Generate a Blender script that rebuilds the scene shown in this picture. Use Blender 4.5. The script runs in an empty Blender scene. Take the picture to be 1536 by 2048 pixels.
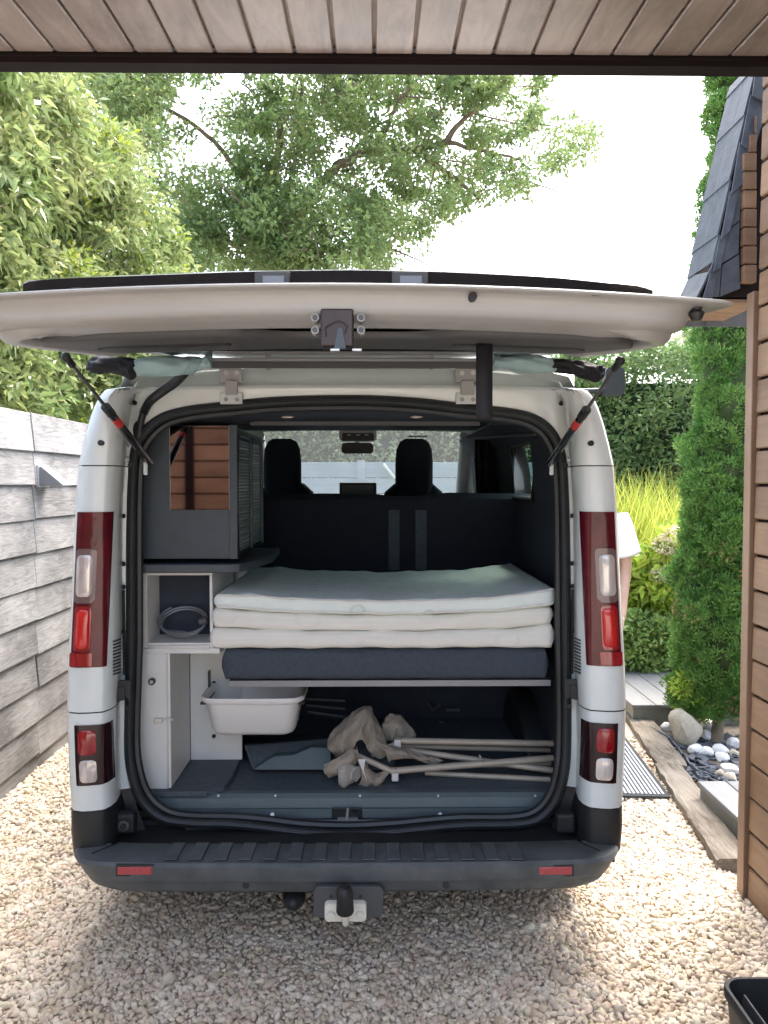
import bpy, bmesh, math, random
import numpy as np
from mathutils import Vector, Matrix, Euler
random.seed(7); rng = np.random.default_rng(7)
S = bpy.context.scene; COL = S.collection
R = math.radians

# ------------------------------------------------------------ camera
CAMH, F = 1.70, 1537.0
cd = bpy.data.cameras.new('camera'); cam = bpy.data.objects.new('camera', cd); COL.objects.link(cam)
cam.location = (0, 0, CAMH)
cam.rotation_euler = (R(90 - 2.16), 0, R(-0.67))
cd.sensor_fit = 'HORIZONTAL'; cd.sensor_width = 36; cd.lens = 36 * F / 1536
cd.clip_start = 0.05; cd.clip_end = 500
S.camera = cam
S.render.resolution_x, S.render.resolution_y = 768, 1024

# ------------------------------------------------------------ sky, sun, exposure (bright overcast)
SUN_EL, SUN_AZ = R(58), R(35)           # azimuth from +Y towards +X
w = bpy.data.worlds.new('World'); S.world = w; w.use_nodes = True
nt = w.node_tree; bg = nt.nodes['Background']
sky = nt.nodes.new('ShaderNodeTexSky'); sky.sky_type = 'NISHITA'; sky.sun_disc = False
sky.sun_elevation = SUN_EL; sky.sun_rotation = SUN_AZ; sky.dust_density = 6; sky.air_density = 1.0; sky.ozone_density = 1.0
hs = nt.nodes.new('ShaderNodeHueSaturation'); hs.inputs['Saturation'].default_value = 0.8
nt.links.new(sky.outputs[0], hs.inputs['Color']); nt.links.new(hs.outputs[0], bg.inputs[0])
bg.inputs[1].default_value = 0.15
sd = bpy.data.lights.new('sun', 'SUN'); sd.energy = 0.5; sd.angle = R(60); sd.color = (1, .985, .96)
sun = bpy.data.objects.new('sun', sd); COL.objects.link(sun)
sun.rotation_euler = Vector((-math.sin(SUN_AZ) * math.cos(SUN_EL), -math.cos(SUN_AZ) * math.cos(SUN_EL), -math.sin(SUN_EL))).to_track_quat('-Z', 'Y').to_euler()
sun.location = (4, 6, 12)
vs = S.view_settings; vs.view_transform = 'Standard'; vs.look = 'None'; vs.gamma = 1; vs.use_curve_mapping = False
vs.exposure = 2.58
S.render.engine = 'CYCLES'
S.cycles.max_bounces = 10; S.cycles.diffuse_bounces = 5; S.cycles.transparent_max_bounces = 12

# ------------------------------------------------------------ measuring: photo position + distance -> place in the yard
M_ = Euler(cam.rotation_euler).to_matrix()
def ray(px, py): return M_ @ Vector((px - 768, 1024 - py, -F))
def at(px, py, Y):
    d = ray(px, py); t = Y / d.y
    return Vector((d.x * t, Y, CAMH + d.z * t))
def atz(px, py, Z=0.0):
    d = ray(px, py); t = (Z - CAMH) / d.z
    return Vector((d.x * t, d.y * t, Z))
def atx(px, py, X):
    d = ray(px, py); t = X / d.x
    return Vector((X, d.y * t, CAMH + d.z * t))
def lerp(a, b, t): return a + (b - a) * t
def interp(t, xs, ys): return float(np.interp(t, xs, ys))

# ------------------------------------------------------------ materials
MATS = {}
def mat(name, col, rough=.5, metal=0, var=0, vscale=8, col2=None, bump=0, bscale=60, coat=0, spec=.5, stretch=None, island=0, trans=0, detail=4):
    if name in MATS: return MATS[name]
    m = bpy.data.materials.new(name); m.use_nodes = True; n = m.node_tree.nodes; l = m.node_tree.links
    p = n['Principled BSDF']; p.inputs['Roughness'].default_value = rough; p.inputs['Metallic'].default_value = metal
    p.inputs['Specular IOR Level'].default_value = spec
    p.inputs['Coat Weight'].default_value = coat; p.inputs['Coat Roughness'].default_value = .08
    c4 = (*col, 1); out = None
    tc = n.new('ShaderNodeTexCoord'); mp = n.new('ShaderNodeMapping'); l.new(tc.outputs['Object'], mp.inputs[0])
    if stretch: mp.inputs['Scale'].default_value = stretch
    p.inputs['Base Color'].default_value = c4
    if var or col2:
        nz = n.new('ShaderNodeTexNoise'); nz.inputs['Scale'].default_value = vscale; nz.inputs['Detail'].default_value = detail; nz.inputs['Roughness'].default_value = .65
        l.new(mp.outputs[0], nz.inputs['Vector'])
        cr = n.new('ShaderNodeMapRange'); cr.inputs[1].default_value = .3; cr.inputs[2].default_value = .7; l.new(nz.outputs['Fac'], cr.inputs[0])
        mx = n.new('ShaderNodeMix'); mx.data_type = 'RGBA'; l.new(cr.outputs[0], mx.inputs[0])
        c2 = col2 if col2 else tuple(min(1, c * (1 + var)) for c in col); c1 = col if col2 else tuple(c * (1 - var) for c in col)
        mx.inputs[6].default_value = (*c1, 1); mx.inputs[7].default_value = (*c2, 1); out = mx.outputs[2]
    if island:
        g = n.new('ShaderNodeNewGeometry'); h = n.new('ShaderNodeHueSaturation')
        mr = n.new('ShaderNodeMapRange'); mr.inputs[3].default_value = 1 - island; mr.inputs[4].default_value = 1 + island; l.new(g.outputs['Random Per Island'], mr.inputs[0])
        l.new(mr.outputs[0], h.inputs['Value'])
        ml = n.new('ShaderNodeMath'); ml.operation = 'MULTIPLY'; ml.inputs[1].default_value = 37.7; l.new(g.outputs['Random Per Island'], ml.inputs[0])
        fr = n.new('ShaderNodeMath'); fr.operation = 'FRACT'; l.new(ml.outputs[0], fr.inputs[0])
        m2 = n.new('ShaderNodeMapRange'); m2.inputs[3].default_value = .48; m2.inputs[4].default_value = .52; l.new(fr.outputs[0], m2.inputs[0]); l.new(m2.outputs[0], h.inputs['Hue'])
        if out: l.new(out, h.inputs['Color'])
        else: h.inputs['Color'].default_value = c4
        out = h.outputs[0]
    if out: l.new(out, p.inputs['Base Color'])
    if bump:
        b = n.new('ShaderNodeTexNoise'); b.inputs['Scale'].default_value = bscale; b.inputs['Detail'].default_value = 5; l.new(mp.outputs[0], b.inputs['Vector'])
        bm = n.new('ShaderNodeBump'); bm.inputs['Strength'].default_value = bump; bm.inputs['Distance'].default_value = .004; l.new(b.outputs['Fac'], bm.inputs['Height']); l.new(bm.outputs[0], p.inputs['Normal'])
    if trans:
        t = n.new('ShaderNodeBsdfTranslucent'); ms = n.new('ShaderNodeMixShader'); ms.inputs[0].default_value = trans
        if out: l.new(out, t.inputs['Color'])
        else: t.inputs['Color'].default_value = c4
        l.new(p.outputs[0], ms.inputs[1]); l.new(t.outputs[0], ms.inputs[2]); l.new(ms.outputs[0], n['Material Output'].inputs[0])
    MATS[name] = m; return m

def wood_mat(name, c1, c2, axis, rough=.55, scale=6, squeeze=.06, wav=0, bump=.25, islandv=.12):
    """grain running along one axis; per-piece tone from Object Info random"""
    m = bpy.data.materials.new(name); m.use_nodes = True; n = m.node_tree.nodes; l = m.node_tree.links
    p = n['Principled BSDF']; p.inputs['Roughness'].default_value = rough; p.inputs['Specular IOR Level'].default_value = .5 if rough < .8 else .15
    g = n.new('ShaderNodeNewGeometry'); mp = n.new('ShaderNodeMapping'); oi = n.new('ShaderNodeObjectInfo')
    sc = [scale * 4] * 3; sc[axis] = scale * 4 * squeeze; mp.inputs['Scale'].default_value = sc
    cb = n.new('ShaderNodeVectorMath'); cb.operation = 'MULTIPLY_ADD'; cb.inputs[1].default_value = (13, 17, 11)
    l.new(oi.outputs['Random'], cb.inputs[0]); l.new(g.outputs['Position'], cb.inputs[2]); l.new(cb.outputs[0], mp.inputs[0])
    a = n.new('ShaderNodeTexNoise'); a.inputs['Scale'].default_value = 1; a.inputs['Detail'].default_value = 6; a.inputs['Distortion'].default_value = wav; a.inputs['Roughness'].default_value = .7; l.new(mp.outputs[0], a.inputs['Vector'])
    b = n.new('ShaderNodeTexNoise'); b.inputs['Scale'].default_value = 2.2; b.inputs['Detail'].default_value = 3; l.new(cb.outputs[0], b.inputs['Vector'])
    ad = n.new('ShaderNodeMath'); ad.operation = 'ADD'; l.new(a.outputs['Fac'], ad.inputs[0]); l.new(b.outputs['Fac'], ad.inputs[1])
    mr = n.new('ShaderNodeMapRange'); mr.inputs[1].default_value = .75; mr.inputs[2].default_value = 1.25; l.new(ad.outputs[0], mr.inputs[0])
    mx = n.new('ShaderNodeMix'); mx.data_type = 'RGBA'; mx.inputs[6].default_value = (*c1, 1); mx.inputs[7].default_value = (*c2, 1); l.new(mr.outputs[0], mx.inputs[0])
    h = n.new('ShaderNodeHueSaturation'); v = n.new('ShaderNodeMapRange'); v.inputs[3].default_value = 1 - islandv; v.inputs[4].default_value = 1 + islandv
    l.new(oi.outputs['Random'], v.inputs[0]); l.new(v.outputs[0], h.inputs['Value']); l.new(mx.outputs[2], h.inputs['Color']); l.new(h.outputs[0], p.inputs['Base Color'])
    bm = n.new('ShaderNodeBump'); bm.inputs['Strength'].default_value = bump; bm.inputs['Distance'].default_value = .004; l.new(a.outputs['Fac'], bm.inputs['Height']); l.new(bm.outputs[0], p.inputs['Normal'])
    MATS[name] = m; return m

def glass_mat(name, tint, refl=.08, haze=0):
    m = bpy.data.materials.new(name); m.use_nodes = True; n = m.node_tree.nodes; l = m.node_tree.links
    n.remove(n['Principled BSDF'])
    t = n.new('ShaderNodeBsdfTransparent'); t.inputs[0].default_value = (*tint, 1)
    g = n.new('ShaderNodeBsdfGlossy'); g.inputs['Roughness'].default_value = .02
    ms = n.new('ShaderNodeMixShader'); ms.inputs[0].default_value = refl; l.new(t.outputs[0], ms.inputs[1]); l.new(g.outputs[0], ms.inputs[2])
    if haze:  # translucent white mixed in as painted haze, paling the view through the pane
        df = n.new('ShaderNodeBsdfTranslucent'); df.inputs[0].default_value = (.8, .85, .85, 1); m2 = n.new('ShaderNodeMixShader'); m2.inputs[0].default_value = haze; l.new(ms.outputs[0], m2.inputs[1]); l.new(df.outputs[0], m2.inputs[2]); ms = m2
    l.new(ms.outputs[0], n['Material Output'].inputs[0]); MATS[name] = m; return m

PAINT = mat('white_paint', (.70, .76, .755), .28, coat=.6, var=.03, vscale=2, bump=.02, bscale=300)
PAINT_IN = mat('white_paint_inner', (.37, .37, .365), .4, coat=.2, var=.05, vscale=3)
BLACKP = mat('black_plastic', (.018, .02, .022), .5, var=.2, bump=.1, bscale=500)
GLOSSB = mat('gloss_black', (.012, .013, .016), .15, coat=.5)
GREYP = mat('bumper_plastic', (.06, .07, .076), .5, col2=(.11, .122, .128), vscale=9, bump=.25, bscale=900)
TRIMG = mat('trim_grey', (.075, .078, .082), .55, var=.1, bump=.2, bscale=700)
RUBBER = mat('rubber', (.02, .024, .026), .42, var=.2)
SILL = mat('sill_plastic', (.10, .135, .145), .42, var=.12, vscale=6, bump=.2, bscale=600)
FLOORM = mat('van_floor', (.085, .105, .12), .7, var=.2, vscale=40, bump=.3, bscale=400)
INTER = mat('dark_lining', (.025, .032, .048), .8, var=.2, bump=.2, bscale=300)
SEATF = mat('seat_fabric', (.008, .011, .02), .9, var=.2, vscale=30, bump=.3, bscale=500)
HEADL = mat('headliner', (.45, .46, .45), .9, var=.05)
CABD = mat('cabinet_anthracite', (.045, .06, .075), .5, var=.12, vscale=20, bump=.1, bscale=400)
CABW = mat('cabinet_white', (.72, .72, .69), .45, var=.03)
EDGE = mat('aluminium_edge', (.55, .57, .58), .4, metal=.6)
STEEL = mat('steel', (.62, .62, .6), .35, metal=.6)
MIRR = mat('mirror_panel', (.15, .125, .135), .03, metal=1)
TAMB = mat('tambour', (.26, .32, .32), .3, metal=.2)
MATT = mat('mattress_cloth', (.80, .86, .82), .85, var=.05, vscale=7, bump=.35, bscale=90)
MATT2 = mat('mattress_band', (.80, .785, .71), .85, col2=(.87, .86, .80), vscale=16, bump=.5, bscale=60, stretch=(.3, 1, 6))
CUSH = mat('cushion_grey', (.05, .065, .085), .8, var=.2, vscale=60, bump=.3, bscale=600)
BASIN = mat('basin_plastic', (.78, .76, .72), .35, var=.02)
CHAIRP = mat('chair_pole', (.47, .41, .33), .4, metal=.1, var=.1)
CHAIRF = mat('chair_fabric', (.36, .31, .245), .85, var=.15, vscale=12, bump=.4, bscale=350)
MESHF = mat('chair_mesh', (.44, .41, .36), .9, var=.35, vscale=220, bump=.4, bscale=300)
TEAL = mat('teal_fabric', (.34, .50, .52), .75, var=.12, vscale=6, bump=.2, bscale=200)
BLKF = mat('black_fabric', (.012, .013, .018), .75, var=.2, bump=.2, bscale=200)
REDL = mat('red_lens', (.28, .004, .010), .12, coat=.8, var=.25, vscale=25, bump=.5, bscale=45, stretch=(1, 1, .12))
DRED = mat('smoked_red_lens', (.095, .005, .011), .2, coat=.15, spec=.35, var=.3, vscale=10)
BRED = mat('bright_red_lens', (.60, .006, .008), .15, coat=.8, var=.15, vscale=30, bump=.5, bscale=45, stretch=(1, 1, .12))
CLEARL = mat('clear_lens', (.40, .34, .31), .15, metal=.25, coat=.8, col2=(.80, .77, .74), vscale=22, bump=.5, bscale=45, stretch=(1, 1, .12))
SMOKE = mat('smoked_black_lens', (.018, .004, .006), .15, coat=.2)
LFRAME = mat('lens_frame', (.16, .10, .10), .2, coat=.5)
REFLR = mat('reflector_red', (.42, .05, .06), .3, coat=.5, var=.2, vscale=120)
REDT = mat('red_sticker', (.55, .04, .04), .5)
CREAM = mat('towbar_cream', (.74, .72, .62), .4, var=.05)
BROWNL = mat('latch_metal', (.055, .04, .04), .4, metal=.4, var=.2)
SKIN = mat('skin', (.48, .30, .22), .5, var=.06)
SHIRT = mat('white_cotton', (.78, .80, .82), .85, bump=.2, bscale=80)
DENIM = mat('denim', (.06, .08, .13), .85, var=.2)
HAIR = mat('hair', (.05, .03, .02), .6)
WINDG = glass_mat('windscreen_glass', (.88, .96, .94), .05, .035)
SIDEG = glass_mat('side_glass', (.55, .75, .70))
CLADW = wood_mat('brown_cladding', (.135, .075, .040), (.235, .140, .080), 1, rough=.5, wav=1.2)
CLADX = wood_mat('brown_cladding_facade', (.135, .075, .040), (.235, .140, .080), 0, rough=.5, wav=1.2)
DOORW = wood_mat('door_boards', (.118, .084, .068), (.255, .200, .168), 1, rough=.42, scale=5, squeeze=.2, wav=.8, islandv=.1)
DARKW = wood_mat('dark_timber', (.007, .004, .004), (.014, .009, .008), 0, rough=.9)
TRIMW = wood_mat('corner_timber', (.14, .082, .048), (.23, .142, .09), 2, rough=.5)
GREYW = wood_mat('silver_boards', (.13, .128, .127), (.36, .356, .352), 1, rough=.85, scale=7, squeeze=.10, wav=3.0, bump=.7, islandv=.10)
SLEEP = wood_mat('old_sleeper', (.07, .055, .042), (.27, .24, .20), 1, rough=.9, scale=10, squeeze=.12, wav=1, bump=1)
DECKW = wood_mat('deck_boards', (.13, .134, .14), (.18, .185, .19), 1, rough=.7, scale=8, squeeze=.03, bump=.2, islandv=.06)
DECKS = wood_mat('deck_skirt', (.12, .12, .10), (.18, .175, .15), 1, rough=.7)
FENCG = wood_mat('grey_fence_boards', (.20, .24, .28), (.26, .30, .34), 0, rough=.6, islandv=.06)
SLATE = mat('slate', (.045, .054, .068), .55, col2=(.085, .098, .118), vscale=14, bump=.5, bscale=60)
BARK = mat('oak_bark', (.10, .075, .05), .9, col2=(.21, .17, .12), vscale=6, bump=1, bscale=25)
TWIG = mat('twig_bark', (.26, .22, .14), .9, var=.2)
ROCKB = mat('beige_rock', (.34, .30, .23), .9, col2=(.52, .47, .38), vscale=14, bump=1, bscale=40)
ROCKW = mat('white_rock', (.48, .48, .47), .85, col2=(.74, .73, .71), vscale=18, bump=.8, bscale=40)
PEB = mat('pebbles', (.60, .485, .35), .85, col2=(.76, .68, .56), vscale=11, island=.17, detail=2)
GROUNDM = mat('gravel_bed', (.42, .36, .28), .95, col2=(.54, .49, .42), vscale=60, bump=1, bscale=120)
SOIL = mat('soil', (.055, .045, .035), .95, col2=(.12, .10, .08), vscale=30, bump=1, bscale=50)
MATB = mat('mat_black', (.03, .032, .035), .8)
MATG = mat('mat_grey', (.36, .38, .40), .9, var=.15, vscale=60)
LAMPG = mat('lamp_grey', (.22, .23, .25), .4, metal=.4)
RENDER = mat('grey_render', (.42, .40, .38), .9, var=.1)
CONC = mat('concrete', (.30, .29, .28), .9, var=.15)
def leafmat(name, c, c2, vs=3, tr=.35, rough=.42, isl=.32): return mat(name, c, rough, col2=c2, vscale=vs, island=isl, trans=tr)
L_OAK = leafmat('oak_leaf', (.11, .19, .065), (.25, .33, .12), 1.2, .45, .42, .2)
L_SHRUB = leafmat('shrub_leaf', (.16, .25, .08), (.42, .46, .20), 2.2, .38, .3)
L_THUJA = leafmat('thuja_spray', (.075, .20, .04), (.19, .34, .08), 5, .3, .6, .28)
L_HEDGE = leafmat('hedge_leaf', (.13, .22, .085), (.27, .38, .16), 3, .3, .3)
L_FAR = leafmat('far_leaf', (.26, .34, .17), (.46, .52, .30), 1.5, .4)
L_GRASS = leafmat('grass_blade', (.30, .38, .05), (.52, .55, .13), 4, .45, .5)
L_LIME = leafmat('lime_leaf', (.27, .40, .04), (.46, .57, .10), 5, .4, .4)
L_DARKB = leafmat('dark_shrub_leaf', (.16, .28, .07), (.36, .47, .15), 5, .3, .3)
PETAL = mat('hydrangea_petal', (.62, .50, .40), .8, col2=(.80, .76, .58), vscale=20, island=.15, trans=.3)

# ------------------------------------------------------------ mesh helpers
class MB:
    def __init__(s): s.v = []; s.f = []
    def add(s, vs, fs):
        o = len(s.v); s.v += [tuple(v) for v in vs]; s.f += [tuple(i + o for i in f) for f in fs]; return s
    def box(s, c, d, rot=None):
        c = Vector(c); vs = []
        for x in (-.5, .5):
            for y in (-.5, .5):
                for z in (-.5, .5):
                    p = Vector((x * d[0], y * d[1], z * d[2]))
                    if rot is not None: p = rot @ p
                    vs.append(c + p)
        return s.add(vs, [(0, 1, 3, 2), (4, 6, 7, 5), (0, 4, 5, 1), (2, 3, 7, 6), (0, 2, 6, 4), (1, 5, 7, 3)])
    def bb(s, a, b): return s.box([(a[i] + b[i]) / 2 for i in range(3)], [abs(b[i] - a[i]) for i in range(3)])
    def hexa(s, q1, q2):
        """two quads (corner order matching) joined as a solid"""
        return s.add(list(q1) + list(q2), [(0, 1, 2, 3), (7, 6, 5, 4), (0, 4, 5, 1), (1, 5, 6, 2), (2, 6, 7, 3), (3, 7, 4, 0)])
    def loft(s, rows, closed=False, caps=False, ring=False):
        n = len(rows[0]); m = len(rows); vs = [p for r in rows for p in r]; fs = []
        for i in range(m if ring else m - 1):
            for j in range(n if closed else n - 1):
                a = i * n + j; b = i * n + (j + 1) % n; i2 = (i + 1) % m
                fs.append((a, b, i2 * n + (j + 1) % n, i2 * n + j))
        if caps: fs += [tuple(range(n)), tuple(range((m - 1) * n, m * n))]
        return s.add(vs, fs)
    def tube(s, pts, r, n=10, caps=True, closed=False, flat=1.0):
        pts = [Vector(p) for p in pts]; k = len(pts); rr = r if isinstance(r, (list, tuple)) else [r] * k
        rows = []; up = None
        for i, p in enumerate(pts):
            a = pts[(i - 1) % k] if (closed or i > 0) else p; b = pts[(i + 1) % k] if (closed or i < k - 1) else p
            t = (b - a).normalized()
            if up is None:
                up = Vector((0, 0, 1)) if abs(t.z) < .9 else Vector((1, 0, 0))
            up = (up - t * up.dot(t)); 
            if up.length < 1e-5: up = t.orthogonal()
            up.normalize(); sd_ = t.cross(up)
            rows.append([p + rr[i] * (math.cos(2 * math.pi * j / n) * sd_ + flat * math.sin(2 * math.pi * j / n) * up) for j in range(n)])
        return s.loft(rows, closed=True, caps=caps and not closed, ring=closed)
    def cyl(s, a, b, r, n=16): return s.tube([a, b], r, n)
    def sphere(s, c, r, n=12, m=8, sc=(1, 1, 1)):
        rows = []
        for i in range(m + 1):
            th = math.pi * i / m
            rows.append([(c[0] + r * sc[0] * math.sin(th) * math.cos(2 * math.pi * j / n), c[1] + r * sc[1] * math.sin(th) * math.sin(2 * math.pi * j / n), c[2] + r * sc[2] * math.cos(th)) for j in range(n)])
        return s.loft(rows, closed=True)
    def build(s, name, m, parent=None, smooth=True, bevel=0, seg=2, ang=38, subd=0, solid=0):
        me = bpy.data.meshes.new(name); me.from_pydata(s.v, [], s.f); me.validate()
        b = bmesh.new(); b.from_mesh(me); bmesh.ops.remove_doubles(b, verts=b.verts, dist=1e-5); bmesh.ops.recalc_face_normals(b, faces=b.faces); b.to_mesh(me); b.free()
        me.materials.append(m)
        if smooth:
            me.polygons.foreach_set('use_smooth', [True] * len(me.polygons)); me.set_sharp_from_angle(angle=R(ang))
        o = bpy.data.objects.new(name, me); COL.objects.link(o); adopt(o, parent)
        if solid:
            k = o.modifiers.new('s', 'SOLIDIFY'); k.thickness = solid; k.offset = 0
        if subd:
            k = o.modifiers.new('d', 'SUBSURF'); k.levels = subd; k.render_levels = subd
        if bevel:
            k = o.modifiers.new('b', 'BEVEL'); k.width = bevel; k.segments = seg; k.limit_method = 'ANGLE'; k.angle_limit = R(40); k.harden_normals = True
        return o
def adopt(o, parent):
    if parent is None: return
    o.parent = parent
    if parent.type == 'EMPTY': o.matrix_parent_inverse = Matrix.Translation(-Vector(parent.location))
def tag(o, label=None, cat=None, group=None, kind=None):
    for k, v in (('label', label), ('category', cat), ('group', group), ('kind', kind)):
        if v: o[k] = v
    return o
def thing(name, loc, label, cat, group=None):
    o = bpy.data.objects.new(name, None); o.empty_display_size = .1; COL.objects.link(o); o.location = loc
    return tag(o, label, cat, group)
def piece(name, me, loc, parent, rot=(0, 0, 0), scale=(1, 1, 1)):
    o = bpy.data.objects.new(name, me); COL.objects.link(o); o.location = loc; o.rotation_euler = rot; o.scale = scale
    adopt(o, parent); return o
def boxmesh(name, d, m, bevel=.004):
    b = bmesh.new(); bmesh.ops.create_cube(b, size=1); bmesh.ops.scale(b, vec=d, verts=b.verts)
    if bevel: bmesh.ops.bevel(b, geom=list(b.edges), offset=bevel, segments=1, affect='EDGES')
    me = bpy.data.meshes.new(name); b.to_mesh(me); b.free(); me.materials.append(m); return me
def rrect(cx, cy, w_, h_, r, n=5):
    pts = []
    for (sx, sy, a0) in ((1, 1, 0), (-1, 1, 90), (-1, -1, 180), (1, -1, 270)):
        for k in range(n + 1):
            a = R(a0 + 90 * k / n); pts.append((cx + sx * (w_ / 2 - r) + r * math.cos(a), cy + sy * (h_ / 2 - r) + r * math.sin(a)))
    return pts
def smooth_path(pts, n=8):
    pts = [Vector(p) for p in pts]; out = []
    for i in range(len(pts) - 1):
        p0 = pts[max(i - 1, 0)]; p1 = pts[i]; p2 = pts[i + 1]; p3 = pts[min(i + 2, len(pts) - 1)]
        for k in range(n):
            t = k / n; t2 = t * t; t3 = t2 * t
            out.append(.5 * ((2 * p1) + (-p0 + p2) * t + (2 * p0 - 5 * p1 + 4 * p2 - p3) * t2 + (-p0 + 3 * p1 - 3 * p2 + p3) * t3))
    out.append(pts[-1]); return out
def np_mesh(name, V, Fc, m, parent=None, smooth=False):
    """fast mesh from numpy arrays (faces of one size)"""
    k = Fc.shape[1]; me = bpy.data.meshes.new(name)
    me.vertices.add(len(V)); me.vertices.foreach_set('co', V.astype(np.float32).ravel())
    me.loops.add(Fc.size); me.loops.foreach_set('vertex_index', Fc.astype(np.int32).ravel())
    me.polygons.add(len(Fc)); me.polygons.foreach_set('loop_start', np.arange(0, Fc.size, k, dtype=np.int32))
    me.polygons.foreach_set('use_smooth', np.full(len(Fc), smooth)); me.update(calc_edges=True); me.materials.append(m)
    o = bpy.data.objects.new(name, me); COL.objects.link(o); adopt(o, parent); return o
def leaves(P, D, L, W, fold=.25, droop=0):
    """P base points (n,3), D unit directions, L lengths, W widths -> verts, tris. One folded leaf = one island"""
    n = len(P); rnd = rng.normal(size=(n, 3)); sdv = np.cross(D, rnd); sdv /= np.linalg.norm(sdv, axis=1, keepdims=True) + 1e-9
    nrm = np.cross(sdv, D); L = L[:, None]; W = W[:, None]
    mid = P + D * L * .45
    tip = P + D * L - np.array([0, 0, 1]) * L * droop
    a = mid + sdv * W * .5 + nrm * W * fold; b = mid - sdv * W * .5 + nrm * W * fold
    V = np.stack([P, a, tip, b], 1).reshape(-1, 3); i = np.arange(n)[:, None] * 4
    Fc = np.concatenate([i + np.array([[0, 1, 2]]), i + np.array([[0, 2, 3]])], 1).reshape(-1, 3)
    return V, Fc
def unit(v): return v / (np.linalg.norm(v, axis=1, keepdims=True) + 1e-9)
def in_poly(x, y, poly):
    c = False; j = len(poly) - 1
    for i in range(len(poly)):
        if (poly[i][1] > y) != (poly[j][1] > y) and x < (poly[j][0] - poly[i][0]) * (y - poly[i][1]) / (poly[j][1] - poly[i][1]) + poly[i][0]: c = not c
        j = i
    return c
def poly_pts(poly, n):
    xs = [p[0] for p in poly]; ys = [p[1] for p in poly]; out = []
    while len(out) < n:
        x = random.uniform(min(xs), max(xs)); y = random.uniform(min(ys), max(ys))
        if in_poly(x, y, poly): out.append((x, y))
    return out
def clump_leaves(C, rad, per, L, W, up=.2, fold=.25, droop=.1, shell=.0):
    """leaves round many clump centres; C (k,3), rad (k,)"""
    k = len(C); idx = np.repeat(np.arange(k), per); n = len(idx)
    d = unit(rng.normal(size=(n, 3))); r = (shell + (1 - shell) * rng.random(n) ** .5) * rad[idx]
    P = C[idx] + d * r[:, None] * np.array([1, 1, .8])
    D = unit(d * .7 + rng.normal(size=(n, 3)) * .6 + np.array([0, 0, up]))
    return leaves(P, D, L * rng.uniform(.65, 1.25, n), W * rng.uniform(.7, 1.2, n), fold, droop)
def cat_mesh(parts):
    V = []; Fc = []; o = 0
    for v, f in parts: V.append(v); Fc.append(f + o); o += len(v)
    return np.concatenate(V), np.concatenate(Fc)

# ============================================================ SETTING
g = MB().add([(-60, -60, 0), (60, -60, 0), (60, 120, 0), (-60, 120, 0)], [(0, 1, 2, 3)]).build('ground', GROUNDM, smooth=False)
tag(g, 'pale gravel driveway ground', None, kind='structure')
XW = atz(139, 1487).x          # left wall plane
XR = atz(1478, 1789).x; YR = atz(1478, 1789).y   # right cladding wall corner

# gravel pebbles (uncountable): jittered rounded stones, one island each
def ico(sub):
    b = bmesh.new(); bmesh.ops.create_icosphere(b, subdivisions=sub, radius=1); b.verts.ensure_lookup_table()
    v = np.array([x.co[:] for x in b.verts]); f = np.array([[q.index for q in x.verts] for x in b.faces]); b.free(); return v, f
def pebbles(pts, size, sub):
    v0, f0 = ico(sub); n = len(pts)
    q = unit(rng.normal(size=(n, 4))); a, b, c, d = q.T
    Rm = np.stack([1 - 2 * (c * c + d * d), 2 * (b * c - a * d), 2 * (b * d + a * c), 2 * (b * c + a * d), 1 - 2 * (b * b + d * d), 2 * (c * d - a * b), 2 * (b * d - a * c), 2 * (c * d + a * b), 1 - 2 * (b * b + c * c)], 1).reshape(n, 3, 3)
    sc = size * rng.lognormal(0, .28, n)[:, None] * np.stack([rng.uniform(.95, 1.5, n), rng.uniform(.8, 1.1, n), rng.uniform(.55, .8, n)], 1)
    lump = 1 + .16 * rng.normal(size=(n, len(v0), 1)) * (1 if sub > 1 else .8)
    V = v0[None] * lump * sc[:, None, :]
    tilt = np.eye(3)[None] * .0 + Rm
    V = np.einsum('nij,nvj->nvi', tilt, V)
    V[:, :, 2] *= .8; V += pts[:, None, :]
    return V.reshape(-1, 3), (f0[None] + (np.arange(n) * len(v0))[:, None, None]).reshape(-1, 3)
def jgrid(x0, x1, y0, y1, s, keep):
    X, Y = np.meshgrid(np.arange(x0, x1, s), np.arange(y0, y1, s)); P = np.stack([X.ravel(), Y.ravel()], 1); P += rng.uniform(-.55, .55, P.shape) * s
    k = keep(P[:, 0], P[:, 1]); P = P[k]
    return np.column_stack([P, rng.uniform(.001, .011, len(P))])
near = jgrid(-1.75, 1.55, 2.05, 3.35, .0149, lambda x, y: (np.abs(x + .0) < .56 * y + .1) & ((x < XR + .02) | (y > YR)))
far = jgrid(XW - .05, 1.75, 3.35, 9, .0185, lambda x, y: ((x < -.85) | (x > .75)) & (x < 1.62 + (y - 3.3) * .05) & ((x > -1.3 * y / 2) | (y > 6)) & ~((x > -1.0) & (y > 6.0)) & ~((x < -1.0) & (y > 7.5)))
Vp, Fp = cat_mesh([pebbles(near, .0097, 2), pebbles(far, .0118, 1)])
gr = np_mesh('gravel', Vp, Fp, PEB, smooth=True); tag(gr, 'cream and beige rounded pebbles covering the driveway', 'gravel', kind='stuff')

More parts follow.
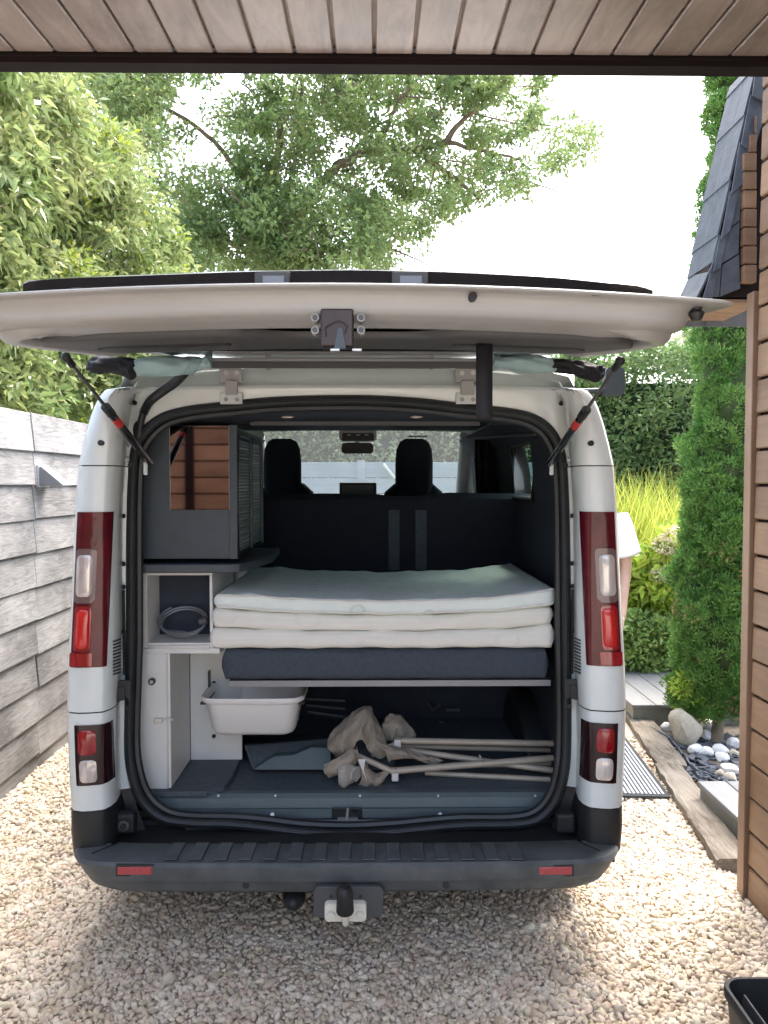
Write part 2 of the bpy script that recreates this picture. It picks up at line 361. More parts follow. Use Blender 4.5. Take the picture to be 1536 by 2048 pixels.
# ---- left wall of silver weathered overlapping boards
wl = thing('board_wall', (XW, 5, 0), 'silver weathered wall of overlapping wide boards left of the van', 'wall')
MB().bb((XW - .10, 1.5, 0), (XW - .035, 9.4, 2.06)).build('backing', DECKS, wl, smooth=False)
BW = 1.235; zt = 2.10; ex = .1985
bm_board = boxmesh('board', (.022, BW - .004, .225), GREYW, .003)
for r_ in range(11):
    for c_ in range(7):
        off = random.uniform(-.02, .02)
        yc = 4.53 + BW * (c_ - 2) - BW / 2 + off * .5
        piece('board', bm_board, (XW - .012 + random.uniform(-.003, .003), yc, zt - ex * r_ - .105 + random.uniform(-.004, .004)), wl, rot=(random.uniform(-.004, .004), R(-5.2) + random.uniform(-.008, .008), 0))
MB().bb((XW - .03, 1.5, 0), (XW - .008, 9.4, .05)).build('base_board', SLEEP, wl, smooth=False)
# wedge wall lamp
c = atx(78, 952, XW + .01); lp = thing('wall_lamp', c, 'grey wedge-shaped lamp fixed to the silver board wall', 'lamp')
a = c.y; zt_, zb_ = c.z + .055, c.z - .055
prof = [(XW + .0, zt_), (XW + .025, zt_), (XW + .155, zb_), (XW + .0, zb_)]
MB().loft([[(x, a, z) for x, z in prof], [(x, a + .13, z) for x, z in prof]], closed=True, caps=True).build('shade', LAMPG, lp, smooth=False, bevel=.003)
MB().bb((XW - .005, a - .01, zb_ - .012), (XW + .012, a + .14, zt_ + .01)).build('back_plate', EDGE, lp, smooth=False, bevel=.002)
MB().bb((XW + .01, a + .01, zb_ - .006), (XW + .14, a + .12, zb_ - .001)).build('diffuser', CLEARL, lp, smooth=False)

# ---- right cladding wall
wr = thing('cladding_wall', (XR, YR - 1, 0), 'brown timber clad garage wall at the right edge', 'wall')
BH = .1405
MB().bb((XR + .03, -.6, 0), (XR + .16, YR - .02, 4.1)).build('backing', DARKW, wr, smooth=False)
bm_cl = boxmesh('board', (.024, 3.70, BH - .012), CLADW, .005)
for i in range(29):
    piece('board', bm_cl, (XR + .022, YR - 1.90, .006 + BH * (i + .5)), wr, rot=(random.uniform(-.001, .001), R(1.5), 0))
MB().bb((XR - .006, YR - .045, 0), (XR + .05, YR + .012, 2.46)).build('corner_post', TRIMW, wr, smooth=False, bevel=.004)

# low clad wall behind the camera (seen in the cabinet mirror)
fcw = 0
fc = thing('garden_wall', (-1.0, -.6, 0), 'brown timber clad wall mirrored in the dark cabinet panel', 'wall')
MB().bb((-3.2, -.75, 0), (-1.05, -.64, 2.34)).build('backing', DARKW, fc, smooth=False)
bm_fx = boxmesh('board', (2.12, .024, BH - .012), CLADX, .005)
for i in range(16): piece('board', bm_fx, (-2.12, -.628, .06 + BH * (i + .5)), fc, rot=(R(1.5), 0, 0))
MB().bb((-1.62, -.62, 0), (-1.55, -.58, 2.36)).build('corner_post', DARKW, fc, smooth=False, bevel=.004)

# ---- boarded canopy overhead (boards run away from the camera)
YD = 2.0; zD = at(768, 122, YD).z; SL = math.tan(R(3.4))
gd = thing('timber_canopy', (-1.7, 1.9, 0), 'brown boarded timber canopy overhead with dark front beam', 'canopy')
DW = .1; L0 = 1.0
bm_db = boxmesh('board', (DW - .007, L0, .02), DOORW, .003)
x0 = at(1183 / 2, 115, YD).x
rx = math.atan(SL)
for i in range(-16, 16):
    piece('board', bm_db, (x0 + DW * (i + .5), YD - L0 / 2 - .02, zD + .016 - SL * L0 / 2), gd, rot=(rx, 0, 0))
MB().box((-.1, YD - L0 / 2, zD + .036 - SL * L0 / 2), (3.2, L0, .03), Euler((rx, 0, 0)).to_matrix()).build('back_panel', TRIMW, gd, smooth=False)
za, zb = at(768, 150, YD + .05).z, zD
MB().bb((-1.75, YD - .012, za + .010), (XR - .01, YD + .05, zb + .08)).build('front_beam', DARKW, gd, smooth=False, bevel=.003)
MB().bb((-1.75, YD - .03, za + .022), (XR - .01, YD - .0125, za + .030)).build('metal_strip', TRIMG, gd, smooth=False, bevel=.002)
MB().bb((-1.75, YD - .008, za - .004), (XR - .01, YD + .04, za + .0098)).build('lower_lip', DARKW, gd, smooth=False)
for y_ in (YD - .03, YD - L0 + .06): MB().bb((-1.78, y_ - .05, 0), (-1.68, y_ + .05, za - .005)).build('post', DARKW, gd, smooth=False, bevel=.004)

# ---- slate roof corner over the wall end
sr = thing('slate_roof', (XR, YR + .2, 2.6), 'dark slate roof edge overhanging the brown cladding wall', 'roof')
YF = YR + .10; YB = YF + .27
def fpt(px, py, dy=0): 
    p = at(px, py, YF); return Vector((p.x, YF + dy, p.z))
# roof slope sheet going back, as slate courses
lineB = [(1520, 110), (1510, 155), (1472, 320), (1440, 470), (1425, 540), (1398, 595)]
LB = smooth_path([fpt(x, y) for x, y in lineB], 4)
def course(k0, k1, ya, yb, lift):
    a_, b_ = LB[k0], LB[k1]; d = (b_ - a_).normalized(); nrm = Vector((-abs(d.z), 0, -d.x if d.z > 0 else d.x)); nrm = Vector((d.z, 0, -d.x)); 
    if nrm.x > 0: nrm = -nrm
    q = [a_ + Vector((0, ya, 0)), b_ + Vector((0, ya, 0)) + nrm * lift, b_ + Vector((0, yb, 0)) + nrm * lift, a_ + Vector((0, yb, 0))]
    MB().hexa([p + nrm * .006 for p in q], [p - nrm * .002 for p in q]).build('slate', SLATE, sr, smooth=False)
for k in range(0, len(LB) - 3, 3):
    o_ = .0 if (k // 3) % 2 else .09
    ys = [0] + [v for v in (.10 + o_ * .6,) if v < .24] + [.26]
    for ya, yb in zip(ys[:-1], ys[1:]): course(k, min(k + 3, len(LB) - 1), ya + .001, yb - .001, .005)
course(len(LB) - 5, len(LB) - 1, .002, .258, .004)
# verge slates facing the camera: overlapping strips
vl = [(1512, 120), (1500, 190), (1478, 285), (1458, 385), (1438, 475), (1422, 540), (1402, 592)]
vr = [(1548, 120), (1536, 205), (1502, 300), (1482, 362), (1456, 455), (1437, 530), (1420, 592)]
for i in range(len(vl) - 1):
    a1, b1 = fpt(*vl[i]), fpt(*vr[i]); a2, b2 = fpt(vl[i + 1][0], vl[i + 1][1] + 6), fpt(vr[i + 1][0], vr[i + 1][1] + 10)
    q = [a1 + Vector((0, -.008, 0)), b1 + Vector((0, -.008, 0)), b2 + Vector((0, -.022, 0)), a2 + Vector((0, -.022, 0))]
    MB().hexa(q, [p + Vector((0, .008, 0)) for p in q]).build('slate', SLATE, sr, smooth=False, bevel=.0015)
# slate-hung triangle
tri = [[(1482, 342), (1483, 346), (1478, 442), (1441, 470)], [(1440, 472), (1478, 445), (1475, 508), (1419, 542)], [(1418, 546), (1441, 533), (1436, 594), (1410, 594)], [(1443, 531), (1476, 510), (1478, 578), (1438, 594)]]
for q in tri:
    p = [fpt(x, y, -.006 - .004 * (y > 500)) for x, y in q]; MB().hexa(p, [v + Vector((0, .008, 0)) for v in p]).build('slate', SLATE, sr, smooth=False, bevel=.001)
core = [fpt(1530, 110, .012), fpt(1512, 155, .012), fpt(1442, 470, .012), fpt(1402, 592, .012), fpt(1490, 592, .012), fpt(1640, 592, .012), fpt(1640, 110, .012)]
MB().loft([core, [p + Vector((.006, .235, 0)) for p in core]], closed=True, caps=True).build('core', DARKW, sr, smooth=False)
# stepped timber returns beside the slates
for i in range(9):
    y1 = 568 - i * 37; y0 = y1 - 34
    xl = 1481 if i < 7 else 1481 + (i - 6) * 12
    a1 = fpt(xl, y0, -.012); b1 = fpt(1506, y1, -.012)
    MB().bb((a1.x, YF - .03, b1.z), (b1.x, YF + .005, a1.z)).build('board', CLADX, sr, smooth=False, bevel=.003)
# soffit boards and far slate hem
zs = fpt(1440, 594).z; zt2 = zs - .012
xl_ = fpt(1403, 592).x; xr_ = fpt(1530, 592).x
for i in range(4):
    ya = YF + .02 + i * .094; MB().bb((xl_ + .01, ya, zs - .02), (xr_, ya + .088, zs - .004)).build('soffit_board', TRIMW, sr, smooth=False, bevel=.002)
for i in range(4):
    xa = xl_ - .02 + i * .1; MB().bb((xa, YF + .375, zs - .045), (xa + .098, YF + .387, zs + .05)).build('slate', SLATE, sr, smooth=False)


def add_rings(m, scale, col, r0=.24, wd=.03):
    n = m.node_tree.nodes; l = m.node_tree.links; p = n['Principled BSDF']; src = p.inputs['Base Color'].links[0].from_socket
    tc = n.new('ShaderNodeTexCoord'); v = n.new('ShaderNodeTexVoronoi'); v.inputs['Scale'].default_value = scale; v.inputs['Randomness'].default_value = .8; l.new(tc.outputs['Object'], v.inputs['Vector'])
    a = n.new('ShaderNodeMath'); a.operation = 'SUBTRACT'; a.inputs[1].default_value = r0; l.new(v.outputs['Distance'], a.inputs[0]); b = n.new('ShaderNodeMath'); b.operation = 'ABSOLUTE'; l.new(a.outputs[0], b.inputs[0])
    c = n.new('ShaderNodeMath'); c.operation = 'LESS_THAN'; c.inputs[1].default_value = wd; l.new(b.outputs[0], c.inputs[0])
    mx = n.new('ShaderNodeMix'); mx.data_type = 'RGBA'; l.new(c.outputs[0], mx.inputs[0]); l.new(src, mx.inputs[6]); mx.inputs[7].default_value = (*col, 1); l.new(mx.outputs[2], p.inputs['Base Color'])
add_rings(MATT, 7, (.66, .74, .70)); add_rings(MATT2, 6, (.80, .79, .74), .3, .05)
def crumple(o, scale, strength, sub_=1, hard=True):
    t = bpy.data.textures.new('crumple', 'CLOUDS'); t.noise_scale = scale; t.noise_type = 'HARD_NOISE' if hard else 'SOFT_NOISE'; t.noise_depth = 2
    if sub_: k = o.modifiers.new('d', 'SUBSURF'); k.subdivision_type = 'SIMPLE'; k.levels = sub_; k.render_levels = sub_
    k = o.modifiers.new('c', 'DISPLACE'); k.texture = t; k.strength = strength; k.mid_level = .5; k.texture_coords = 'GLOBAL'
    return o

# ============================================================ VAN
XC = (at(140, 1380, 2.76).x + at(1247, 1380, 2.76).x) / 2
van = thing('camper_van', (XC, 4.9, 0), 'white camper van seen from behind with its tailgate raised open', 'van')
def mir(p): return Vector((2 * XC - p[0], p[1], p[2]))
RY = [770, 774, 780, 792, 812, 843, 890, 931, 1022, 1200, 1330, 1420, 1520, 1612, 1660, 1700]
XO = [236, 224, 216, 205, 194, 183, 171, 162, 156, 148, 141.5, 140, 143, 148, 148, 152]
XF = [242, 238, 234, 230, 226, 222, 218, 214, 209, 208, 207, 204, 203, 206, 206, 206]
XS = [268, 268, 268, 268, 268, 268, 268, 268, 262, 259, 258, 257, 257, 262, 275, 290]
def zrow(y): return at(200, y, 2.74).z
def sec(y, side=0):
    xo, xf, xs = (interp(y, RY, a) for a in (XO, XF, XS)); z = zrow(y)
    def X(px, Y): return at(px, y, Y).x
    G = X(xo, 2.775)
    ps = [(X(xs + 2, 2.90), 2.90), (X(xs - 20, 2.885), 2.885), (X(xf + 36, 2.85), 2.85), (X(xf + 27, 2.775), 2.775), (X(xf + 16, 2.735), 2.735), (X(xf + 3, 2.708), 2.708), (X(xf - 3, 2.703), 2.703)]
    E = X(xo + 16, 2.69); ps += [(lerp(ps[-1][0], E, .5), 2.693), (E, 2.69), (lerp(E, G, .55), 2.70), (lerp(E, G, .86), 2.728), (G, 2.775), (G - .002, 2.86)]
    out = [Vector((a, b, z)) for a, b in ps]
    if y < 780:
        k = (780 - y) / 10; out = [Vector((p.x, p.y + .09 * k * (p.y < 2.86), p.z)) for p in out]
    return [mir(p) for p in out] if side else out
def rows(y0, y1, n, side): return [sec(lerp(y0, y1, i / n), side) for i in range(n + 1)]
for side in (0, 1):
    MB().loft(rows(770, 930.6, 14, side)).build('pillar_cap', PAINT, van, ang=50)
    MB().loft(rows(933, 1417, 14, side)).build('rear_pillar', PAINT, van, ang=50)
    MB().loft(rows(1419.6, 1611, 8, side)).build('rear_corner_panel', PAINT, van, ang=50)
    MB().loft(rows(1613, 1700, 4, side)).build('corner_cladding', BLACKP, van, ang=50)
    inner = [[p + Vector(((1 if not side else -1) * (-.007 if k < 6 else (.0 if k < 8 else .006)), .007, 0)) for k, p in enumerate(r_)] for r_ in rows(778, 1690, 20, side)]
    MB().loft(inner).build('pillar_gap', BLACKP, van)
# main body shell: sections along the length
bl = []
for y in reversed(RY[:-2]): bl.append(sec(y)[-2])
ring0 = [(p.x - XC, p.z) for p in bl]            # u (negative), z
ring0[0] = (ring0[0][0], .33)
ring0 += [(-.80, 2.085), (-.62, 2.125), (-.3, 2.15), (0, 2.158)]
half = ring0; full = half + [(-u, z) for u, z in reversed(half[:-1])]
Ysec = [2.79, 3.0, 3.60, 4.25, 4.95, 5.75, 5.95, 6.95, 7.45, 7.62]
def body_pt(u, z, Y):
    top = interp(Y, [5.95, 6.95, 7.45, 7.62], [2.158, 1.46, 1.2, .95]); wd = interp(Y, [5.95, 6.95, 7.45, 7.62], [1, .97, .9, .78])
    return Vector((XC + u * wd, Y, .33 + (z - .33) * (top - .33) / (2.158 - .33)))
grid = [[body_pt(u, z, Y) for u, z in full] for Y in Ysec]
shell, wscr, sgl = MB(), MB(), {}
nf = len(full)
for i in range(len(Ysec) - 1):
    for j in range(nf - 1):
        q = [grid[i][j], grid[i][j + 1], grid[i + 1][j + 1], grid[i + 1][j]]
        zm = (full[j][1] + full[j + 1][1]) / 2; um = (full[j][0] + full[j + 1][0]) / 2
        if Ysec[i] == 5.95 and zm > 2.02: wscr.add(q, [(0, 1, 2, 3)]); continue
        if 1.58 < zm < 1.93 and ((Ysec[i] == 3.60 and um > 0) or Ysec[i] == 4.95): sgl.setdefault((i, um > 0), MB()).add(q, [(0, 1, 2, 3)]); continue
        shell.add(q, [(0, 1, 2, 3)])
shell.add(grid[-1], [tuple(range(nf))])
shell.build('body_shell', PAINT, van, ang=50)
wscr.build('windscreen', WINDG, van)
for k in sgl.values(): k.build('side_window', SIDEG, van)
for side in (-1, 1):
    for yw in (3.72, 6.75):
        x = XC + side * .88
        wh = MB().cyl((x - .11, yw, .345), (x + .11, yw, .345), .335, 32).build('wheel', RUBBER, van, bevel=.03)
        MB().cyl((x + side * .1, yw, .345), (x + side * .114, yw, .345), .21, 24).build('rim', EDGE, wh)
        xs_ = XC + side * .998
        MB().cyl((xs_ - .01, yw, .36), (xs_ + .01, yw, .36), .40, 32).build('wheel_arch', BLACKP, van)
# door mirror
mm = at(1225, 765, 6.0)
o = MB().loft([[(mm.x - .07 + a, 5.93 + .0, mm.z + b) for a, b in rrect(.07, 0, .15, .22, .04)], [(mm.x - .07 + a * 1.05, 6.02, mm.z + b) for a, b in rrect(.07, 0, .15, .22, .04)], [(mm.x - .07 + a, 6.09, mm.z + b) for a, b in rrect(.07, 0, .10, .16, .04)]], closed=True, caps=True).build('door_mirror', BLACKP, van)
MB().tube([(XC + .95, 6.05, mm.z - .09), (mm.x - .04, 6.04, mm.z - .06)], .025).build('mirror_arm', BLACKP, o)
# underside
MB().bb((XC - .95, 3.02, .10), (XC + .95, 7.2, .40)).build('underbody_light_blocker', BLACKP, van, smooth=False)  # underbody box lowered and widened, unseen, to block light under the van
MB().sphere(at(588, 1793, 2.72), .042, 16, 10, (1, 1.6, .9)).build('exhaust_silencer', BLACKP, van)
MB().hexa([Vector((XC - .84, 2.66, .30)), Vector((XC + .84, 2.66, .30)), Vector((XC + .84, 3.015, .11)), Vector((XC - .84, 3.015, .11))], [Vector((XC - .84, 2.66, .31)), Vector((XC + .84, 2.66, .31)), Vector((XC + .84, 3.015, .30)), Vector((XC - .84, 3.015, .30))]).build('rear_light_blocker', BLACKP, van, smooth=False)  # unseen sloped slab added behind the bumper to deepen the shadow on the gravel

# rear header panel above the opening
SEAL = [(262, 1290), (262, 1100), (265, 960), (272, 898), (292, 862), (325, 836), (375, 822), (450, 813), (540, 804), (640, 800), (740, 800), (840, 806), (940, 818), (1020, 826), (1068, 838), (1100, 862), (1119, 900), (1127, 960), (1131, 1100), (1133, 1290), (1133, 1470), (1128, 1545), (1112, 1600), (1080, 1636), (1030, 1648), (930, 1650), (860, 1656), (780, 1664), (690, 1668), (600, 1664), (520, 1654), (450, 1648), (380, 1646), (325, 1636), (285, 1602), (264, 1545), (258, 1470)]
YS = 2.90
hx = list(range(250, 1150, 18)) + [1148]
stop = [(p[0], p[1]) for p in SEAL[3:17]]
hdr = []
for x in hx:
    ys = interp(x, [p[0] for p in stop], [p[1] for p in stop]); ys = ys - 1
    c_ = abs((x - 697) / 448); dr = 14 * c_ ** 6 + 5 * c_ ** 2
    hdr.append([at(x, ys, 2.905), at(x, 782 + dr * .4, 2.885), at(x, 772 + dr * .5, 2.887), at(x, 765 + dr * .6, 2.93), at(x, 752 + dr * .7, 2.94), at(x, 745 + dr * .8, 2.97), at(x, 731 + dr, 2.985), at(x, 727 + dr, 3.02)])
MB().loft(hdr).build('roof_header', PAINT, van, ang=60)
MB().loft([[at(x, 775 + 6 * ((x - 697) / 448) ** 2, 2.878), at(x, 770 + 6 * ((x - 697) / 448) ** 2, 2.884)] for x in hx]).build('header_ridge', PAINT, van)
for x in (462, 934):     # hinges
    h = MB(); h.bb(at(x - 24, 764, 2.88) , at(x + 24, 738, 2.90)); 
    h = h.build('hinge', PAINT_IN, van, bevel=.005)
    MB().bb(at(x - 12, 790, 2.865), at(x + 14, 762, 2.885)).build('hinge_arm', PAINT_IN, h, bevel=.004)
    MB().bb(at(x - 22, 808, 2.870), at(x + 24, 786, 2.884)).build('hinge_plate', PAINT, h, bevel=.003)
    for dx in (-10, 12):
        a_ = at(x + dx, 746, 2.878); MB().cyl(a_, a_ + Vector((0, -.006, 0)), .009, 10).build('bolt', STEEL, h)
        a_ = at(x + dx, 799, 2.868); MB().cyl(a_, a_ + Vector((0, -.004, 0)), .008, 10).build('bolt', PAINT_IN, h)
for x, y in ((537, 735), (862, 733)):
    a_ = at(x, y, 2.935); MB().cyl(a_, a_ + Vector((0, -.004, 0)), .012, 12).build('plug', PAINT_IN, van)

# rubber seal round the opening
sp = smooth_path([at(x, y, YS - (.02 if y > 1500 else 0)) for x, y in SEAL + [SEAL[0]]], 5)[:-1]
sl = MB().tube(sp, .019, 10, closed=True).build('door_seal', RUBBER, van)
cen = at(695, 1230, YS)
MB().tube([p + (Vector((cen.x, p.y, cen.z)) - p).normalized() * .024 + Vector((0, .022, 0)) for p in sp], .016, 8, closed=True).build('seal_lip', RUBBER, sl)
MB().tube([p + (Vector((cen.x, p.y, cen.z)) - p).normalized() * .005 + Vector((0, -.019, 0)) for p in sp], .0045, 6, closed=True).build('seal_bead', RUBBER, sl)

# sill, floor, step below
MB().bb((XC - .86, 2.937, .33), (XC + .86, 2.965, .395)).build('sill_riser', BLACKP, van, smooth=False)
zf = at(690, 1588, 3.0).z
prof = [(2.895, at(690, 1660, 2.895).z), (2.905, at(690, 1640, 2.905).z), (2.95, at(690, 1638, 2.95).z), (2.953, at(690, 1618, 2.953).z), (2.975, at(690, 1615, 2.975).z), (2.985, at(690, 1596, 2.985).z), (3.0, zf + .004), (3.03, zf + .004)]
wps = [.62, .65, .66, .72, .725, .775, .80, .815]
MB().loft([[(XC - w_, y, z) for (y, z), w_ in zip(prof, wps)], [(XC + w_, y, z) for (y, z), w_ in zip(prof, wps)]]).build('sill_trim', SILL, van, ang=25)
MB().bb((XC - .90, 3.0, zf - .03), (XC + .90, 5.2, zf)).build('load_floor', FLOORM, van, smooth=False)
for x, y in ((318, 1634), (447, 1630), (545, 1630), (880, 1630), (1068, 1630)):
    a_ = at(x, y, 2.948); MB().cyl(a_, a_ + Vector((0, -.006, .004)), .008, 10).build('screw', EDGE, van)
for x in (318, 437, 551, 720, 876, 1070):
    a_ = at(x, 1592, 2.985); MB().cyl(a_, a_ + Vector((0, -.004, .003)), .005, 8).build('screw', EDGE, van)
st = MB().bb(at(664, 1640, 2.944), at(724, 1614, 2.952)).build('striker_recess', BLACKP, van, bevel=.004)
MB().bb(at(675, 1641, 2.925), at(716, 1634, 2.945)).build('striker_plate', STEEL, st, bevel=.003)
MB().tube([at(694, 1638, 2.92), at(696, 1617, 2.92)], .006, 10).build('striker_pin', STEEL, st)
MB().tube([at(712, 1627, 2.93), at(712, 1621, 2.93)], .008, 10).build('rubber_stop', RUBBER, st)

# ---- bumper
bo = [(.988, 3.15), (.988, 2.90), (.985, 2.80), (.972, 2.70), (.945, 2.635), (.90, 2.595), (.82, 2.578), (.6, 2.568), (.3, 2.562), (0, 2.56)]
bo = [(-u, y) for u, y in bo] + [(u, y) for u, y in reversed(bo[:-1])]
bo = [(p.x, p.y) for p in smooth_path([(u, y, 0) for u, y in bo], 4)]
zT = at(690, 1722, 2.575).z; zB = at(690, 1788, 2.575).z
pf = [(.165, zT - .05), (.160, zT - .010), (.150, zT - .004), (.05, zT - .004), (.012, zT - .006), (.002, zT - .016), (0, zT - .06), (.004, zT - .068), (.010, zT - .074), (.012, zB + .02), (.022, zB + .004), (.045, zB - .004), (.20, zB + .01)]
brows = []
for i, (u, y) in enumerate(bo):
    a_ = bo[max(0, i - 1)]; b_ = bo[min(len(bo) - 1, i + 1)]; t = Vector((b_[0] - a_[0], b_[1] - a_[1], 0)).normalized(); n_ = Vector((-t.y, t.x, 0))
    if n_.dot(Vector((0, 3.1, 0)) - Vector((u, y, 0))) < 0: n_ = -n_
    br = []
    for ins, z in pf:
        e = min(ins, .26); q = Vector((u, y, 0)) + n_ * e
        if abs(u) > .93 and ins > .05: q = Vector((u, y, 0)) + n_ * .05 + Vector((0, .07 if y < 2.75 else 0, 0))
        tuck = interp(abs(u), [.78, .985], [0, .045]) * (z < zT - .03)   # lower corners tuck in and rise
        br.append(Vector((XC + q.x * (1 - tuck * .5), q.y + tuck * .6, z + tuck * .5 * (z < zT - .07))))
    brows.append(br)
bump = MB().loft(brows).build('bumper', GREYP, van, ang=40)
for i in range(15):      # tread pads on the step
    x0_ = 330 + i * 49.6; 
    a1 = atz(lerp(x0_, 695, .045), 1686, zT); a2 = atz(lerp(x0_ + 27, 695, .045), 1686, zT); b2 = atz(x0_ + 24, 1719, zT); b1 = atz(x0_ - 3, 1719, zT)
    q = [Vector((v.x, v.y, zT - .003)) for v in (a1, a2, b2, b1)]
    MB().hexa([v + Vector((0, 0, .0055)) for v in q], q).build('tread_pad', GREYP, bump, smooth=False, bevel=.002, seg=1)
for x0_, x1_ in ((234, 303), (1078, 1145)):
    a_, b_ = at(x0_, 1751, 2.568), at(x1_, 1735, 2.568); MB().bb((a_.x, 2.570, a_.z), (b_.x, 2.60, b_.z)).build('rear_reflector', REFLR, bump, bevel=.003)
    a_, b_ = at(x0_ - 4, 1755, 2.568), at(x1_ + 4, 1731, 2.568); MB().bb((a_.x, 2.5735, a_.z), (b_.x, 2.60, b_.z)).build('reflector_frame', BLACKP, bump, bevel=.002)
for x in (492, 892):
    a_ = at(x, 1770, 2.572); MB().cyl(a_ + Vector((0, .01, 0)), a_ + Vector((0, -.002, 0)), .012, 14).build('parking_sensor', BLACKP, bump)
for x, fl in ((250, 0), (1132, 1)):      # bump stop blocks in the corner recesses
    a_ = at(x, 1648, 2.80)
    blk = MB().box((a_.x, 2.82, a_.z), (.07, .05, .075)).build('bump_stop_block', BLACKP, van, bevel=.012, seg=3)
    if not fl:
        MB().cyl((a_.x, 2.80, a_.z), (a_.x, 2.782, a_.z), .02, 16).build('rubber_bump_stop', TRIMG, blk); MB().cyl((a_.x, 2.784, a_.z), (a_.x, 2.772, a_.z), .011, 12).build('bump_stop_tip', RUBBER, blk)
MB().bb((XC - .97, 2.735, zT - .09), (XC + .97, 2.93, zT - .035)).build('bumper_backing', BLACKP, van, smooth=False)
MB().bb((XC - .90, 2.884, zT - .0345), (XC + .90, 2.935, at(690, 1662, 2.885).z)).build('rear_valance', BLACKP, van, smooth=False)
# ---- towbar
YT = 2.50
tb = MB().loft([[(p[0], YT + .04, p[1]) for p in rrect(at(697, 1805, YT + .04).x, at(697, 1805, YT + .04).z, .236, .108, .02)], [(p[0], YT + .06, p[1]) for p in rrect(at(697, 1805, YT + .04).x, at(697, 1805, YT + .04).z, .236, .108, .02)]], closed=True, caps=True).build('towbar_plate', TRIMG, van, bevel=.003)
c_ = at(691, 1825, YT + .02)
br_ = MB().loft([[(p[0], YT + dy, p[1]) for p in rrect(c_.x, c_.z, .141 - e, .064 - e, .014)] for dy, e in ((.04, 0), (.022, 0), (.018, .004))], closed=True, caps=True).build('towbar_bracket', CREAM, tb)
MB().tube([at(691, 1848, YT - .005), at(691, 1830, YT - .015), at(690, 1812, YT - .02)], [.010, .015, .016], 14).build('towbar_neck', CREAM, tb)
MB().tube([at(690, 1826, YT - .03), at(690, 1822, YT - .03), at(690, 1792, YT - .03), at(689, 1784, YT - .03), at(688, 1774, YT - .03), at(688, 1771, YT - .03)], [.026, .029, .027, .028, .021, .012], 20).build('ball_cap', BLACKP, tb)
for x in (662, 720):
    a_ = at(x, 1828, YT + .018); MB().tube([a_, a_ + Vector((0, -.012, 0))], .0135, 6).build('hex_bolt', CREAM, tb, smooth=False)
for x in (662, 721):
    a_ = at(x, 1793, YT + .04); MB().cyl(a_ + Vector((0, .002, 0)), a_ + Vector((0, -.001, 0)), .006, 10).build('bolt_hole', BLACKP, tb)

# ---- tail lights
def surf(y, px_list, side, off):
    s_ = sec(y, 0); out = []
    xs_ = [p.x for p in s_]
    # walk from the facet to the outer silhouette: X decreases monotonically
    for px in px_list:
        # find the section point that projects to px
        best = None
        for a_, b_ in zip(s_[3:-1], s_[4:]):
            pa = proj(a_); pb = proj(b_)
            if (pa - px) * (pb - px) <= 0 and abs(pa - pb) > 1e-6:
                t = (pa - px) / (pa - pb); best = a_.lerp(b_, t); break
        if best is None: best = s_[-2].copy()
        d = Vector((-.35, -1, 0)) if px < 190 else Vector((.25, -1, 0))
        q = best + d.normalized() * off
        out.append(mir(q) if side else q)
    return out
MI = M_.transposed()
def proj(p):
    d = MI @ (Vector(p) - Vector((0, 0, CAMH))); return 768 - d.x / d.z * F
def patch(name, m, parent, side, ys, cols, off, thick=.012, rnd=0, dome=0):
    if rnd:
        y0_, y1_ = ys[0], ys[-1]; ys = [y0_, y0_ + rnd * .12, y0_ + rnd * .4, y0_ + rnd] + [lerp(y0_ + rnd, y1_ - rnd, k / 6) for k in range(1, 6)] + [y1_ - rnd, y1_ - rnd * .4, y1_ - rnd * .12, y1_]
    def cols_(y):
        c_ = cols(y)
        if not rnd: return c_
        d = min(y - ys[0], ys[-1] - y); dl_ = rnd - math.sqrt(max(0, rnd ** 2 - max(0, rnd - d) ** 2)); return [lerp(c_[0] + dl_, c_[-1] - dl_, k / (len(c_) - 1)) for k in range(len(c_))]
    def row(y, o_):
        r_ = surf(y, cols_(y), side, o_)
        if dome:
            t = (y - ys[0]) / (ys[-1] - ys[0]) * 2 - 1; r_ = [p + Vector((0, -dome * (1 - t ** 2) ** .5 * (1 - (2 * k / (len(r_) - 1) - 1) ** 2) ** .5, 0)) for k, p in enumerate(r_)]
        return r_
    front = [row(y, off) for y in ys]; back = [surf(y, cols_(y), side, off - thick) for y in ys]
    mb = MB(); n = len(front[0]); k = len(ys); mb.loft(front); o_ = len(mb.v); mb.loft(back)
    idx = lambda r_, c_: r_ * n + c_
    edge = [idx(0, c_) for c_ in range(n)] + [idx(r_, n - 1) for r_ in range(1, k)] + [idx(k - 1, c_) for c_ in range(n - 2, -1, -1)] + [idx(r_, 0) for r_ in range(k - 2, 0, -1)]
    for a_, b_ in zip(edge, edge[1:] + edge[:1]): mb.f.append((a_, b_, b_ + o_, a_ + o_))
    return mb.build(name, m, parent, ang=50)
def span(y0, y1, n): return [lerp(y0, y1, i / n) for i in range(n + 1)]
